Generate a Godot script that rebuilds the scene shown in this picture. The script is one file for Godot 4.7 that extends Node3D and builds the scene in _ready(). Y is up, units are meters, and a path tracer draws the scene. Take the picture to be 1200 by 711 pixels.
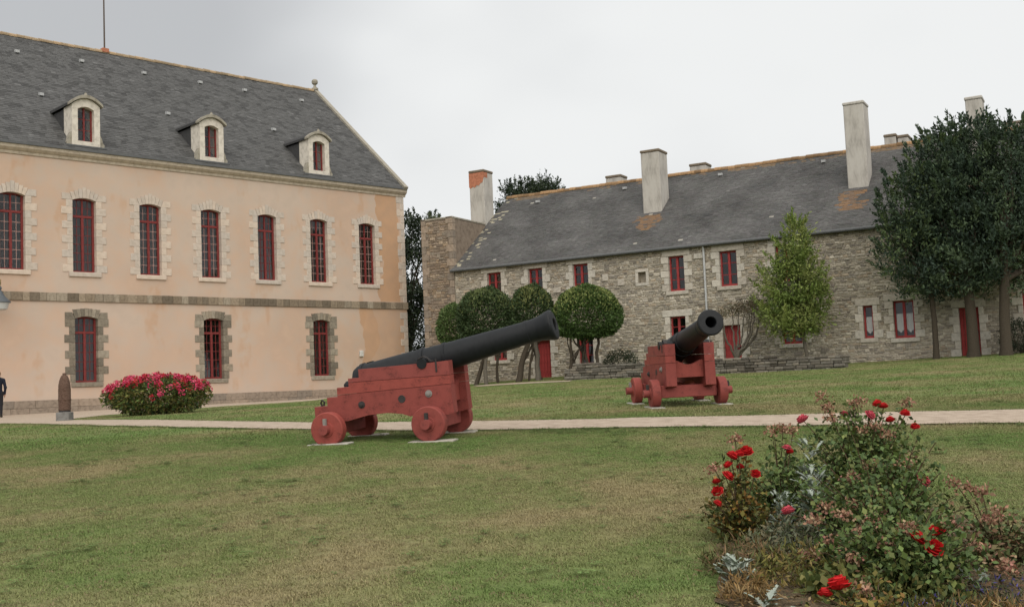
extends Node3D
# A walled fort's inner court under an overcast sky. Metres, y up; «d» is depth away from the photographer (world z = -d).

const EYE := 1.55
const FOCAL := 1300.0            # in pixels of the 1200 x 711 photograph
const PITCH := 4.343
const ROLL := 2.438
const TERRAIN := [0.07039938, -0.00986808, 0.0051676, 0.00133055, 0.00809853]
const BUMPS := [0.00, 0.00, 0.0254, -6.00, 2.00, -0.0401, 6.00, 2.00, -0.0234, -1.90, 15.35, -0.0621, 3.00, 19.25, 0.1494, 2.20, 20.60, -0.0269, -5.00, 8.00, 0.0373, 5.00, 8.00, -0.0097, -10.00, 22.00, 0.0332, 12.00, 22.00, -0.0702, 0.00, 30.00, -0.0058, 9.00, 30.00, -0.0088, 0.00, 24.00, -0.0242, -20.90, 45.00, 0.1582, -9.30, 56.20, 0.0930, -15.00, 50.60, 0.0422, 15.00, 47.00, 0.0249, 20.00, 44.30, -0.0244, 26.00, 41.00, 0.0687, -0.60, 55.60, 0.1647, 8.00, 51.00, -0.0316, 16.50, 41.00, 0.0443, 14.00, 33.00, 0.0360, 7.00, 37.00, -0.0303, 0.00, 40.00, 0.1491, -13.80, 30.00, -0.0115, -18.40, 40.00, -0.0736, -10.50, 30.00, -0.0273, -14.00, 40.00, -0.0475, -6.00, 30.00, -0.0531, -8.00, 40.00, 0.0870, -4.00, 40.00, -0.1301, -3.00, 30.00, 0.0735, -4.80, 48.00, -0.2909, -5.70, 59.70, -0.2703, -0.15, 50.00, 0.3744, 2.19, 47.50, -0.1969, 7.76, 44.70, 0.0205, 12.46, 41.50, -0.1125]

var rng := RandomNumberGenerator.new()
var M := {}
var boxes := {}
var patch_noise := FastNoiseLite.new()
var fine_noise := FastNoiseLite.new()
var path_poly := PackedVector2Array()
var court_poly := PackedVector2Array()
var walk_poly := PackedVector2Array()
var bed_poly := PackedVector2Array()


# ---------------------------------------------------------------- mesh building
class MB:
	var v := PackedVector3Array()
	var n := PackedVector3Array()
	var c := PackedColorArray()
	var uv := PackedVector2Array()
	var use_uv := false

	func tri(a: Vector3, b: Vector3, d: Vector3, col := Color.WHITE) -> void:   # counter-clockwise from outside
		var nn := (b - a).cross(d - a).normalized()
		v.append(a); v.append(d); v.append(b)
		for i in 3:
			n.append(nn); c.append(col)

	func quad(a: Vector3, b: Vector3, d: Vector3, e: Vector3, col := Color.WHITE) -> void:
		var nn := (d - a).cross(e - b).normalized()
		v.append(a); v.append(d); v.append(b); v.append(a); v.append(e); v.append(d)
		for i in 6:
			n.append(nn); c.append(col)

	func quad_uv(a: Vector3, b: Vector3, d: Vector3, e: Vector3, ua: Vector2, ub: Vector2, ud: Vector2, ue: Vector2) -> void:
		use_uv = true
		quad(a, b, d, e)
		uv.append(ua); uv.append(ud); uv.append(ub); uv.append(ua); uv.append(ue); uv.append(ud)

	func smooth_tri(a: Vector3, b: Vector3, d: Vector3, na: Vector3, nb: Vector3, nd: Vector3, col := Color.WHITE) -> void:
		v.append(a); v.append(d); v.append(b)
		n.append(na); n.append(nd); n.append(nb)
		for i in 3:
			c.append(col)

	func box(lo: Vector3, hi: Vector3, col := Color.WHITE) -> void:
		var p := [Vector3(lo.x, lo.y, lo.z), Vector3(hi.x, lo.y, lo.z), Vector3(hi.x, hi.y, lo.z), Vector3(lo.x, hi.y, lo.z), Vector3(lo.x, lo.y, hi.z), Vector3(hi.x, lo.y, hi.z), Vector3(hi.x, hi.y, hi.z), Vector3(lo.x, hi.y, hi.z)]
		quad(p[4], p[5], p[6], p[7], col); quad(p[1], p[0], p[3], p[2], col)
		quad(p[0], p[4], p[7], p[3], col); quad(p[5], p[1], p[2], p[6], col)
		quad(p[7], p[6], p[2], p[3], col); quad(p[0], p[1], p[5], p[4], col)

	func bevel_box(lo: Vector3, hi: Vector3, b: float, col := Color.WHITE) -> void:
		var m := (lo + hi) * 0.5
		var h := (hi - lo) * 0.5
		b = minf(b, 0.45 * minf(h.x, minf(h.y, h.z)))
		for ax in 3:
			for s in [-1.0, 1.0]:
				var u := (ax + 1) % 3
				var w := (ax + 2) % 3
				var q := []
				for k in [[-1, -1], [1, -1], [1, 1], [-1, 1]]:
					var p := Vector3.ZERO
					p[ax] = s * h[ax]; p[u] = k[0] * (h[u] - b); p[w] = k[1] * (h[w] - b)
					q.append(m + p)
				if s > 0: quad(q[0], q[1], q[2], q[3], col)
				else: quad(q[3], q[2], q[1], q[0], col)
		for ax in 3:       # the twelve chamfers
			var u := (ax + 1) % 3
			var w := (ax + 2) % 3
			for su in [-1.0, 1.0]:
				for sw in [-1.0, 1.0]:
					var q := []
					for k in [[-1.0, 0], [1.0, 0], [1.0, 1], [-1.0, 1]]:
						var p := Vector3.ZERO
						p[ax] = k[0] * (h[ax] - b)
						p[u] = su * (h[u] if k[1] == 0 else h[u] - b)
						p[w] = sw * (h[w] - b if k[1] == 0 else h[w])
						q.append(m + p)
					if su * sw < 0: quad(q[0], q[1], q[2], q[3], col)
					else: quad(q[3], q[2], q[1], q[0], col)
		for sx in [-1.0, 1.0]:
			for sy in [-1.0, 1.0]:
				for sz in [-1.0, 1.0]:
					var a := m + Vector3(sx * h.x, sy * (h.y - b), sz * (h.z - b))
					var e := m + Vector3(sx * (h.x - b), sy * h.y, sz * (h.z - b))
					var f := m + Vector3(sx * (h.x - b), sy * (h.y - b), sz * h.z)
					if sx * sy * sz > 0: tri(a, e, f, col)
					else: tri(a, f, e, col)

	func prism(poly: PackedVector2Array, z0: float, z1: float, col := Color.WHITE) -> void:   # an outline in x, y drawn out along z
		var area := 0.0
		for i in poly.size(): area += poly[i].cross(poly[(i + 1) % poly.size()])
		if area < 0: poly.reverse()
		var t := Geometry2D.triangulate_polygon(poly)
		for i in range(0, t.size(), 3):
			var a := poly[t[i]]
			var b := poly[t[i + 1]]
			var d := poly[t[i + 2]]
			if (b - a).cross(d - a) < 0:
				var s := b
				b = d; d = s
			tri(Vector3(a.x, a.y, z1), Vector3(b.x, b.y, z1), Vector3(d.x, d.y, z1), col)
			tri(Vector3(a.x, a.y, z0), Vector3(d.x, d.y, z0), Vector3(b.x, b.y, z0), col)
		for i in poly.size():
			var a := poly[i]
			var b := poly[(i + 1) % poly.size()]
			quad(Vector3(a.x, a.y, z0), Vector3(b.x, b.y, z0), Vector3(b.x, b.y, z1), Vector3(a.x, a.y, z1), col)

	func prism_x(poly: PackedVector2Array, x0: float, x1: float, col := Color.WHITE) -> void:   # an outline in (z, y) drawn out along x
		var start := v.size()
		var q := PackedVector2Array()
		for p in poly: q.append(Vector2(-p.x, p.y))
		prism(q, x0, x1, col)
		for i in range(start, v.size()):
			v[i] = Vector3(v[i].z, v[i].y, -v[i].x)
			n[i] = Vector3(n[i].z, n[i].y, -n[i].x)

	func tube(pts: Array, radii: Array, sides := 8, col := Color.WHITE, cap := true) -> void:
		var rings := []
		var outs := []
		for i in pts.size():
			var dir: Vector3 = (pts[mini(i + 1, pts.size() - 1)] - pts[maxi(i - 1, 0)]).normalized()
			var side := dir.cross(Vector3.UP if absf(dir.y) < 0.9 else Vector3.RIGHT).normalized()
			var up := side.cross(dir)
			var ring := []
			var o := []
			for k in sides:
				var an := TAU * k / sides
				var dd := side * cos(an) + up * sin(an)
				o.append(dd); ring.append(pts[i] + dd * radii[i])
			rings.append(ring); outs.append(o)
		for i in pts.size() - 1:
			for k in sides:
				var k2 := (k + 1) % sides
				smooth_tri(rings[i][k], rings[i + 1][k], rings[i + 1][k2], outs[i][k], outs[i + 1][k], outs[i + 1][k2], col)
				smooth_tri(rings[i][k], rings[i + 1][k2], rings[i][k2], outs[i][k], outs[i + 1][k2], outs[i][k2], col)
		if cap:
			for k in range(1, sides - 1):
				tri(rings[0][0], rings[0][k], rings[0][k + 1], col)
				tri(rings[-1][0], rings[-1][k + 1], rings[-1][k], col)

	func lathe(profile: Array, axis: Vector3, origin: Vector3, sides := 32, col := Color.WHITE) -> void:   # profile of (along, radius)
		var side := axis.cross(Vector3.UP if absf(axis.y) < 0.9 else Vector3.RIGHT).normalized()
		var up := side.cross(axis).normalized()
		for i in profile.size() - 1:
			var a: Vector2 = profile[i]
			var b: Vector2 = profile[i + 1]
			var slope := Vector2(-(b.y - a.y), b.x - a.x).normalized()   # normal in (along, radius)
			for k in sides:
				var p := []
				var q := []
				for kk in [k, k + 1]:
					var an: float = TAU * kk / sides
					var dd := side * cos(an) + up * sin(an)
					p.append([origin + axis * a.x + dd * a.y, origin + axis * b.x + dd * b.y])
					q.append((dd * slope.y + axis * slope.x).normalized())
				smooth_tri(p[0][0], p[0][1], p[1][1], q[0], q[0], q[1], col)
				smooth_tri(p[0][0], p[1][1], p[1][0], q[0], q[1], q[1], col)

	func ball(at: Vector3, r: Vector3, seg := 12, col := Color.WHITE) -> void:
		var rows := seg / 2
		for i in rows:
			for k in seg:
				var q := []
				for e in [[i, k], [i, k + 1], [i + 1, k + 1], [i + 1, k]]:
					var th: float = PI * e[0] / rows
					var ph: float = TAU * e[1] / seg
					q.append(Vector3(sin(th) * cos(ph), cos(th), -sin(th) * sin(ph)))
				var w := []
				for e in q: w.append(at + e * r)
				smooth_tri(w[0], w[3], w[2], q[0], q[3], q[2], col)
				smooth_tri(w[0], w[2], w[1], q[0], q[2], q[1], col)

	func leaf(at: Vector3, dir: Vector3, nor: Vector3, length: float, width: float, col: Color) -> void:
		var s := dir.cross(nor).normalized() * width * 0.5
		var nn := s.cross(dir).normalized()
		var mid := at + dir * length * 0.5 + nn * length * 0.08
		var tip := at + dir * length
		v.append(at); v.append(mid - s); v.append(tip)
		v.append(at); v.append(tip); v.append(mid + s)
		for i in 6:
			n.append(nn); c.append(col)

	func mesh() -> ArrayMesh:
		var arr := []
		arr.resize(Mesh.ARRAY_MAX)
		arr[Mesh.ARRAY_VERTEX] = v
		arr[Mesh.ARRAY_NORMAL] = n
		arr[Mesh.ARRAY_COLOR] = c
		if use_uv and uv.size() == v.size():
			arr[Mesh.ARRAY_TEX_UV] = uv
		var m := ArrayMesh.new()
		m.add_surface_from_arrays(Mesh.PRIMITIVE_TRIANGLES, arr)
		return m


# ---------------------------------------------------------------- nodes
func thing(called: String, label: String, category: String, at := Vector3.ZERO, turn := 0.0, group := "") -> Node3D:
	var o := Node3D.new()
	o.name = called
	add_child(o, true)
	o.position = at
	o.rotation.y = turn
	tag(o, label, category, group)
	return o

func tag(o: Node3D, label: String, category: String, group := "") -> void:
	o.set_meta("label", label)
	o.set_meta("category", category)
	if group != "": o.set_meta("group", group)

func part(called: String, m: Mesh, mat: Material, parent: Node, at := Vector3.ZERO, stuff := false) -> MeshInstance3D:
	var o := MeshInstance3D.new()
	o.name = called
	o.mesh = m
	o.material_override = mat
	parent.add_child(o, true)
	o.position = at
	if stuff: o.set_meta("kind", "stuff")
	return o

func node(called: String, parent: Node, at := Vector3.ZERO, turn := 0.0) -> Node3D:
	var o := Node3D.new()
	o.name = called
	parent.add_child(o, true)
	o.position = at
	o.rotation.y = turn
	return o

func structure(called: String, m: Mesh, mat: Material) -> MeshInstance3D:
	var o := part(called, m, mat, self)
	o.set_meta("kind", "structure")
	return o

func block(size: Vector3, bevel := 0.012) -> ArrayMesh:      # chamfered block centred on its origin, shared between alike pieces
	var s := Vector3(snappedf(size.x, 0.01), snappedf(size.y, 0.01), snappedf(size.z, 0.01))
	var key := "%s %.3f" % [s, bevel]
	if not boxes.has(key):
		var b := MB.new()
		b.bevel_box(-s * 0.5, s * 0.5, bevel)
		boxes[key] = b.mesh()
	return boxes[key]

func bar(lo: Vector3, hi: Vector3) -> ArrayMesh:
	var b := MB.new()
	b.box(lo, hi)
	return b.mesh()


# ---------------------------------------------------------------- place
func height_at(x: float, d: float) -> float:
	x = clampf(x, -26.0, 29.0)
	d = clampf(d, -2.0, 58.0)
	var y: float = TERRAIN[0] * d + TERRAIN[1] * d * d / 10 + TERRAIN[2] * d * d * d / 1000 + TERRAIN[3] * x * d / 10 + TERRAIN[4] * x * d * d / 1000
	for i in range(0, BUMPS.size(), 3):
		var dx: float = x - BUMPS[i]
		var dd: float = d - BUMPS[i + 1]
		y += BUMPS[i + 2] * exp(-(dx * dx + dd * dd) / 60.5)
	return y

func on_ground(x: float, d: float, up := 0.0) -> Vector3:
	return Vector3(x, height_at(x, d) + up, -d)

func towards(px: float, py: float) -> Vector3:      # direction of a pixel, one metre deep
	var x := (px - 600.0) / FOCAL
	var y := -(py - 355.5) / FOCAL
	var c := cos(deg_to_rad(ROLL))
	var s := sin(deg_to_rad(ROLL))
	var x2 := c * x + s * y
	var y2 := -s * x + c * y
	c = cos(deg_to_rad(PITCH)); s = sin(deg_to_rad(PITCH))
	var y3 := c * y2 + s
	var z3 := -s * y2 + c
	return Vector3(x2 / z3, y3 / z3, -1.0)

func seen_at(px: float, py: float, d: float) -> Vector3:
	return Vector3(0, EYE, 0) + towards(px, py) * d

func rnd(a: float, b: float) -> float:
	return rng.randf_range(a, b)

func rdir() -> Vector3:
	var z := rng.randf_range(-1, 1)
	var a := rng.randf() * TAU
	var r := sqrt(1 - z * z)
	return Vector3(r * cos(a), z, r * sin(a))


# ---------------------------------------------------------------- materials
func lin(r: float, g: float, b: float) -> Color:
	return Color(r, g, b).linear_to_srgb()

func noise_bytes(sd: int, freq: float, oct: int, size: int, cellular := false) -> PackedByteArray:
	var f := FastNoiseLite.new()
	f.seed = sd
	f.frequency = freq
	f.fractal_octaves = oct
	f.noise_type = FastNoiseLite.TYPE_CELLULAR if cellular else FastNoiseLite.TYPE_SIMPLEX_SMOOTH
	var im := f.get_seamless_image(size, size)
	im.convert(Image.FORMAT_L8)
	return im.get_data()

func texture(size: int, layers: Array, stops: Array) -> ImageTexture:    # layers [seed, frequency, octaves, weight], stops [[t, colour], ...] in linear colour
	var data := []
	var total := 0.0
	for l in layers:
		data.append(noise_bytes(l[0], l[1], l[2], size, l.size() > 4))
		total += l[3]
	var lut := PackedByteArray()
	for i in 256:
		var t := i / 255.0
		var col: Color = stops[-1][1]
		for k in stops.size() - 1:
			if t <= stops[k + 1][0]:
				col = stops[k][1].lerp(stops[k + 1][1], clampf((t - stops[k][0]) / (stops[k + 1][0] - stops[k][0]), 0, 1))
				break
		var s := col.linear_to_srgb()
		lut.append_array([int(clampf(s.r, 0, 1) * 255), int(clampf(s.g, 0, 1) * 255), int(clampf(s.b, 0, 1) * 255)])
	var out := PackedByteArray()
	out.resize(size * size * 3)
	for i in size * size:
		var t := 0.0
		for k in layers.size(): t += data[k][i] * layers[k][3]
		var q := clampi(int(t / total), 0, 255) * 3
		out[i * 3] = lut[q]; out[i * 3 + 1] = lut[q + 1]; out[i * 3 + 2] = lut[q + 2]
	return ImageTexture.create_from_image(Image.create_from_data(size, size, false, Image.FORMAT_RGB8, out))

func grey(size: int, layers: Array, lo: float, hi: float) -> ImageTexture:
	return texture(size, layers, [[0.15, Color(lo, lo, lo)], [0.85, Color(hi, hi, hi)]])

func mat(color: Color, rough: float, tex: Texture2D = null, scale := 1.0, bump: Texture2D = null, relief := 0.5) -> StandardMaterial3D:
	var m := StandardMaterial3D.new()
	m.albedo_color = color
	m.roughness = rough
	m.vertex_color_use_as_albedo = true
	m.metallic_specular = 0.35
	if tex:
		m.albedo_texture = tex
		m.uv1_triplanar = true
		m.uv1_scale = Vector3.ONE * scale
	if bump:
		m.heightmap_enabled = true
		m.heightmap_texture = bump
		m.heightmap_scale = relief
		m.uv1_triplanar = true
		m.uv1_scale = Vector3.ONE * scale
	return m

func variants(base: Color, spread: float, count: int, rough: float, tex: Texture2D, scale: float, bump: Texture2D, relief: float) -> Array:
	var a := []
	for i in count:
		var k := 1.0 + spread * (2.0 * i / maxf(1, count - 1) - 1.0)
		var w := rnd(-0.04, 0.04)
		var m := mat(lin(base.r * k * (1 + w), base.g * k, base.b * k * (1 - w)), rough, tex, scale, bump, relief)
		m.uv1_offset = Vector3(rnd(0, 1), rnd(0, 1), rnd(0, 1))
		a.append(m)
	return a

func pick(a: Array):
	return a[rng.randi() % a.size()]

func make_materials() -> void:
	var fine := grey(256, [[1, 0.02, 5, 1.0], [2, 0.09, 4, 0.8]], 0.72, 1.08)
	var rough := grey(256, [[3, 0.05, 5, 1.0], [4, 0.2, 2, 0.7]], 0.0, 1.0)
	var blotch := texture(512, [[5, 0.012, 6, 1.0], [6, 0.08, 3, 0.5]], [[0.2, Color(0.62, 0.6, 0.56)], [0.45, Color(0.9, 0.88, 0.84)], [0.8, Color(1.05, 1.04, 1.0)]])
	var worn := texture(512, [[7, 0.01, 6, 1.0], [8, 0.07, 4, 0.6]], [[0.22, Color(0.58, 0.6, 0.62)], [0.36, Color(0.88, 0.88, 0.88)], [0.6, Color(1, 1, 1)], [0.78, Color(1.03, 1.18, 1.2)]])
	var soft := texture(512, [[51, 0.012, 5, 1.0], [52, 0.06, 4, 0.35]], [[0.2, Color(0.86, 0.85, 0.83)], [0.5, Color(0.96, 0.955, 0.95)], [0.8, Color(1.03, 1.03, 1.03)]])
	var streaked := texture(512, [[53, 0.01, 5, 1.0], [54, 0.05, 4, 0.5]], [[0.2, Color(0.72, 0.71, 0.7)], [0.5, Color(0.94, 0.93, 0.92)], [0.8, Color(1.05, 1.05, 1.04)]])
	M.fine = fine
	M.soft = soft
	M.rough = rough
	M.white_stone = variants(Color(0.55, 0.475, 0.41), 0.06, 5, 0.95, soft, 0.8, rough, 0.12)
	M.grey_stone = variants(Color(0.27, 0.235, 0.19), 0.3, 6, 0.95, blotch, 0.9, rough, 0.5)
	M.band_stone = variants(Color(0.255, 0.215, 0.17), 0.38, 7, 0.95, blotch, 1.1, rough, 0.5)
	M.plinth_stone = variants(Color(0.30, 0.25, 0.21), 0.14, 4, 0.95, blotch, 0.7, rough, 0.6)
	M.house_stone = variants(Color(0.52, 0.48, 0.42), 0.1, 5, 0.95, streaked, 0.9, rough, 0.4)
	M.dry_stone = variants(Color(0.15, 0.14, 0.125), 0.5, 8, 0.95, blotch, 1.2, rough, 0.9)
	M.dormer_stone = mat(lin(0.66, 0.615, 0.55), 0.95, streaked, 0.6, rough, 0.2)
	M.cornice = mat(lin(0.48, 0.42, 0.35), 0.95, blotch, 0.6, rough, 0.4)
	M.coping = mat(lin(0.33, 0.31, 0.27), 0.95, blotch, 0.5, rough, 0.6)
	M.chimney = mat(lin(0.47, 0.45, 0.42), 0.95, streaked, 0.4, rough, 0.3)
	M.chimney.uv1_scale = Vector3(0.5, 0.14, 0.5)
	M.chimney_cap = mat(lin(0.20, 0.165, 0.13), 0.95, blotch, 0.8, rough, 0.5)
	M.brick = mat(lin(0.46, 0.19, 0.12), 0.95, blotch, 0.9, rough, 0.5)
	M.ridge = variants(Color(0.29, 0.19, 0.11), 0.28, 5, 0.95, blotch, 1.5, rough, 0.6)
	M.ridge_pale = variants(Color(0.36, 0.27, 0.18), 0.2, 4, 0.95, blotch, 1.5, rough, 0.6)
	M.slate = mat(Color.WHITE, 0.72, fine, 0.7)
	M.slate_dark = mat(lin(0.06, 0.06, 0.062), 0.8, fine, 0.9)
	M.lead = mat(lin(0.12, 0.125, 0.13), 0.6, fine, 0.6)
	M.zinc = mat(lin(0.5, 0.51, 0.52), 0.5, fine, 0.6)
	M.rubble = mat(Color.WHITE, 0.95, blotch, 1.7, rough, 0.8)
	M.mortar = mat(lin(0.42, 0.38, 0.32), 0.98, blotch, 1.0, rough, 0.8)
	M.tower_render = mat(lin(0.24, 0.195, 0.16), 0.97, blotch, 0.45, rough, 1.0)
	M.inside = mat(lin(0.42, 0.39, 0.35), 0.95)
	M.window_red = mat(lin(0.2, 0.036, 0.034), 0.55, worn, 1.0)
	M.door_red = mat(lin(0.33, 0.045, 0.045), 0.6, worn, 0.8)
	M.bars = mat(lin(0.36, 0.22, 0.2), 0.6)
	M.glass = StandardMaterial3D.new()
	M.glass.albedo_color = Color(0.12, 0.13, 0.13, 0.1)
	M.glass.transparency = BaseMaterial3D.TRANSPARENCY_ALPHA
	M.glass.roughness = 0.03
	M.curtain = mat(lin(0.8, 0.8, 0.78), 0.9)
	M.curtain.backlight_enabled = true
	M.curtain.backlight = lin(0.3, 0.3, 0.3)
	M.carriage = variants(Color(0.275, 0.064, 0.054), 0.08, 4, 0.66, worn, 0.9, rough, 0.18)
	M.iron = mat(lin(0.015, 0.0165, 0.019), 0.5, texture(512, [[11, 0.02, 5, 1.0], [12, 0.12, 3, 0.4]], [[0.2, Color(0.7, 0.7, 0.72)], [0.5, Color(1, 1, 1)], [0.68, Color(1.25, 1.2, 1.12)], [0.85, Color(1.9, 1.45, 1.15)]]), 0.9, rough, 0.12)
	M.iron.metallic_specular = 0.32
	M.bolt = mat(lin(0.045, 0.04, 0.04), 0.6, fine, 4.0)
	M.pale_metal = mat(lin(0.26, 0.245, 0.23), 0.5, fine, 4.0)
	M.slab = variants(Color(0.40, 0.38, 0.34), 0.1, 3, 0.95, blotch, 1.0, rough, 0.5)
	M.gravel = mat(Color.WHITE, 0.98, texture(512, [[21, 0.25, 3, 1.0], [22, 0.012, 4, 0.5]], [[0.2, Color(0.235, 0.185, 0.14)], [0.5, Color(0.385, 0.31, 0.245)], [0.8, Color(0.52, 0.435, 0.355)]]), 0.6, grey(256, [[23, 0.3, 2, 1.0]], 0, 1), 0.8)
	M.gravel.uv1_world_triplanar = true
	M.lawn = mat(Color.WHITE, 0.98, texture(512, [[31, 0.16, 4, 1.0], [32, 0.02, 4, 0.6]], [[0.2, Color(0.55, 0.56, 0.5)], [0.5, Color(0.9, 0.9, 0.88)], [0.8, Color(1.2, 1.18, 1.05)]]), 0.45, rough, 1.2)
	M.lawn.uv1_world_triplanar = true
	M.soil = mat(Color.WHITE, 0.98, texture(512, [[33, 0.12, 5, 1.0], [34, 0.015, 4, 0.7]], [[0.25, Color(0.045, 0.033, 0.022)], [0.5, Color(0.1, 0.075, 0.045)], [0.75, Color(0.21, 0.15, 0.085)]]), 1.0, rough, 2.0)
	M.soil.uv1_world_triplanar = true
	M.leaf = mat(Color.WHITE, 0.62)
	M.leaf.backlight_enabled = true
	M.leaf.backlight = lin(0.05, 0.065, 0.02)
	M.petal = mat(Color.WHITE, 0.7)
	M.petal.backlight_enabled = true
	M.petal.backlight = lin(0.12, 0.02, 0.02)
	M.grass = mat(Color.WHITE, 0.75)
	M.grass.backlight_enabled = true
	M.grass.backlight = lin(0.05, 0.055, 0.02)
	M.bark = mat(lin(0.075, 0.062, 0.048), 0.95, blotch, 2.2, rough, 1.5)
	M.bark_pale = mat(lin(0.15, 0.135, 0.115), 0.95, blotch, 2.2, rough, 1.5)
	M.stem = mat(lin(0.09, 0.06, 0.035), 0.9, fine, 6.0)
	M.rust = mat(lin(0.13, 0.082, 0.062), 0.9, texture(256, [[41, 0.03, 5, 1.0], [42, 0.12, 3, 0.6]], [[0.25, Color(0.5, 0.42, 0.38)], [0.55, Color(1, 1, 1)], [0.8, Color(1.5, 1.45, 1.4)]]), 2.0, rough, 0.8)
	M.plinth_grey = mat(lin(0.2, 0.2, 0.2), 0.9, blotch, 1.0, rough, 0.4)
	M.brass = mat(lin(0.3, 0.22, 0.1), 0.4, fine, 3.0)
	M.brass.metallic = 0.6
	M.lamp_metal = mat(lin(0.10, 0.115, 0.13), 0.5, fine, 3.0)
	M.lamp_glass = mat(lin(0.5, 0.52, 0.52), 0.3)
	M.cloth = mat(Color.WHITE, 0.9)
	M.white_paint = mat(lin(0.62, 0.61, 0.58), 0.7, fine, 2.0)


# ---------------------------------------------------------------- walls, roofs, windows
func holed_wall(x0: float, x1: float, y0: float, y1: float, holes: Array, thick: float, uv_of: Callable) -> ArrayMesh:    # front face at z = 0
	var xs := [x0, x1]
	var ys := [y0, y1]
	for h in holes:
		xs.append(h.position.x); xs.append(h.end.x); ys.append(h.position.y); ys.append(h.end.y)
	xs.sort(); ys.sort()
	var b := MB.new()
	var q := func(a: Vector3, e: Vector3, f: Vector3, g: Vector3):
		b.quad_uv(a, e, f, g, uv_of.call(a), uv_of.call(e), uv_of.call(f), uv_of.call(g))
	for i in xs.size() - 1:
		for j in ys.size() - 1:
			if xs[i + 1] - xs[i] < 1e-4 or ys[j + 1] - ys[j] < 1e-4: continue
			var mid := Vector2((xs[i] + xs[i + 1]) / 2, (ys[j] + ys[j + 1]) / 2)
			var open := false
			for h in holes:
				if h.has_point(mid): open = true
			if open: continue
			q.call(Vector3(xs[i], ys[j], 0), Vector3(xs[i + 1], ys[j], 0), Vector3(xs[i + 1], ys[j + 1], 0), Vector3(xs[i], ys[j + 1], 0))
			q.call(Vector3(xs[i + 1], ys[j], -thick), Vector3(xs[i], ys[j], -thick), Vector3(xs[i], ys[j + 1], -thick), Vector3(xs[i + 1], ys[j + 1], -thick))
	for h in holes:
		var a: Vector2 = h.position
		var e: Vector2 = h.end
		q.call(Vector3(a.x, a.y, 0), Vector3(a.x, a.y, -thick), Vector3(e.x, a.y, -thick), Vector3(e.x, a.y, 0))
		q.call(Vector3(a.x, e.y, -thick), Vector3(a.x, e.y, 0), Vector3(e.x, e.y, 0), Vector3(e.x, e.y, -thick))
		q.call(Vector3(a.x, a.y, 0), Vector3(a.x, e.y, 0), Vector3(a.x, e.y, -thick), Vector3(a.x, a.y, -thick))
		q.call(Vector3(e.x, a.y, -thick), Vector3(e.x, e.y, -thick), Vector3(e.x, e.y, 0), Vector3(e.x, a.y, 0))
	return b.mesh()

func slate_field(x0: float, x1: float, foot: Vector2, head: Vector2, wide: float, show: float, tone: Callable) -> ArrayMesh:   # foot and head as (y, z); every slate is a lapped piece with its own lower edge
	var b := MB.new()
	var up := Vector3(0, head.x - foot.x, head.y - foot.y)
	var run := up.length()
	up /= run
	var out := Vector3.RIGHT.cross(up).normalized()
	if out.y < 0: out = -out
	var base := Vector3(0, foot.x, foot.y)
	b.quad(base + Vector3(x0, 0, 0) - out * 0.03, base + Vector3(x1, 0, 0) - out * 0.03, base + up * run + Vector3(x1, 0, 0) - out * 0.03, base + up * run + Vector3(x0, 0, 0) - out * 0.03, Color(0.26, 0.2, 0.14))
	var rows := int(ceil(run / show))
	for r in rows:
		var v0 := r * show
		var v1 := minf(v0 + show * 1.25, run)
		var x := x0 - wide * rng.randf()
		while x < x1:
			var w := wide * rnd(0.85, 1.15)
			var a := maxf(x, x0)
			var e := minf(x + w - 0.006, x1)
			x += w
			if e - a < 0.02: continue
			var lift := rnd(0.008, 0.017)
			var sag := rnd(-0.012, 0.012)
			var col: Color = tone.call((a + e) / 2, v0)
			var p0 := base + up * (v0 + sag) + out * lift + Vector3(a, 0, 0)
			var p1 := base + up * (v0 + sag + rnd(-0.008, 0.008)) + out * (lift + rnd(-0.004, 0.004)) + Vector3(e, 0, 0)
			var p2 := base + up * v1 + out * 0.002 + Vector3(e, 0, 0)
			var p3 := base + up * v1 + out * 0.002 + Vector3(a, 0, 0)
			b.quad(p0, p1, p2, p3, col)
			b.quad(p0 - out * 0.022, p1 - out * 0.022, p1, p0, col)
	return b.mesh()

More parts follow.
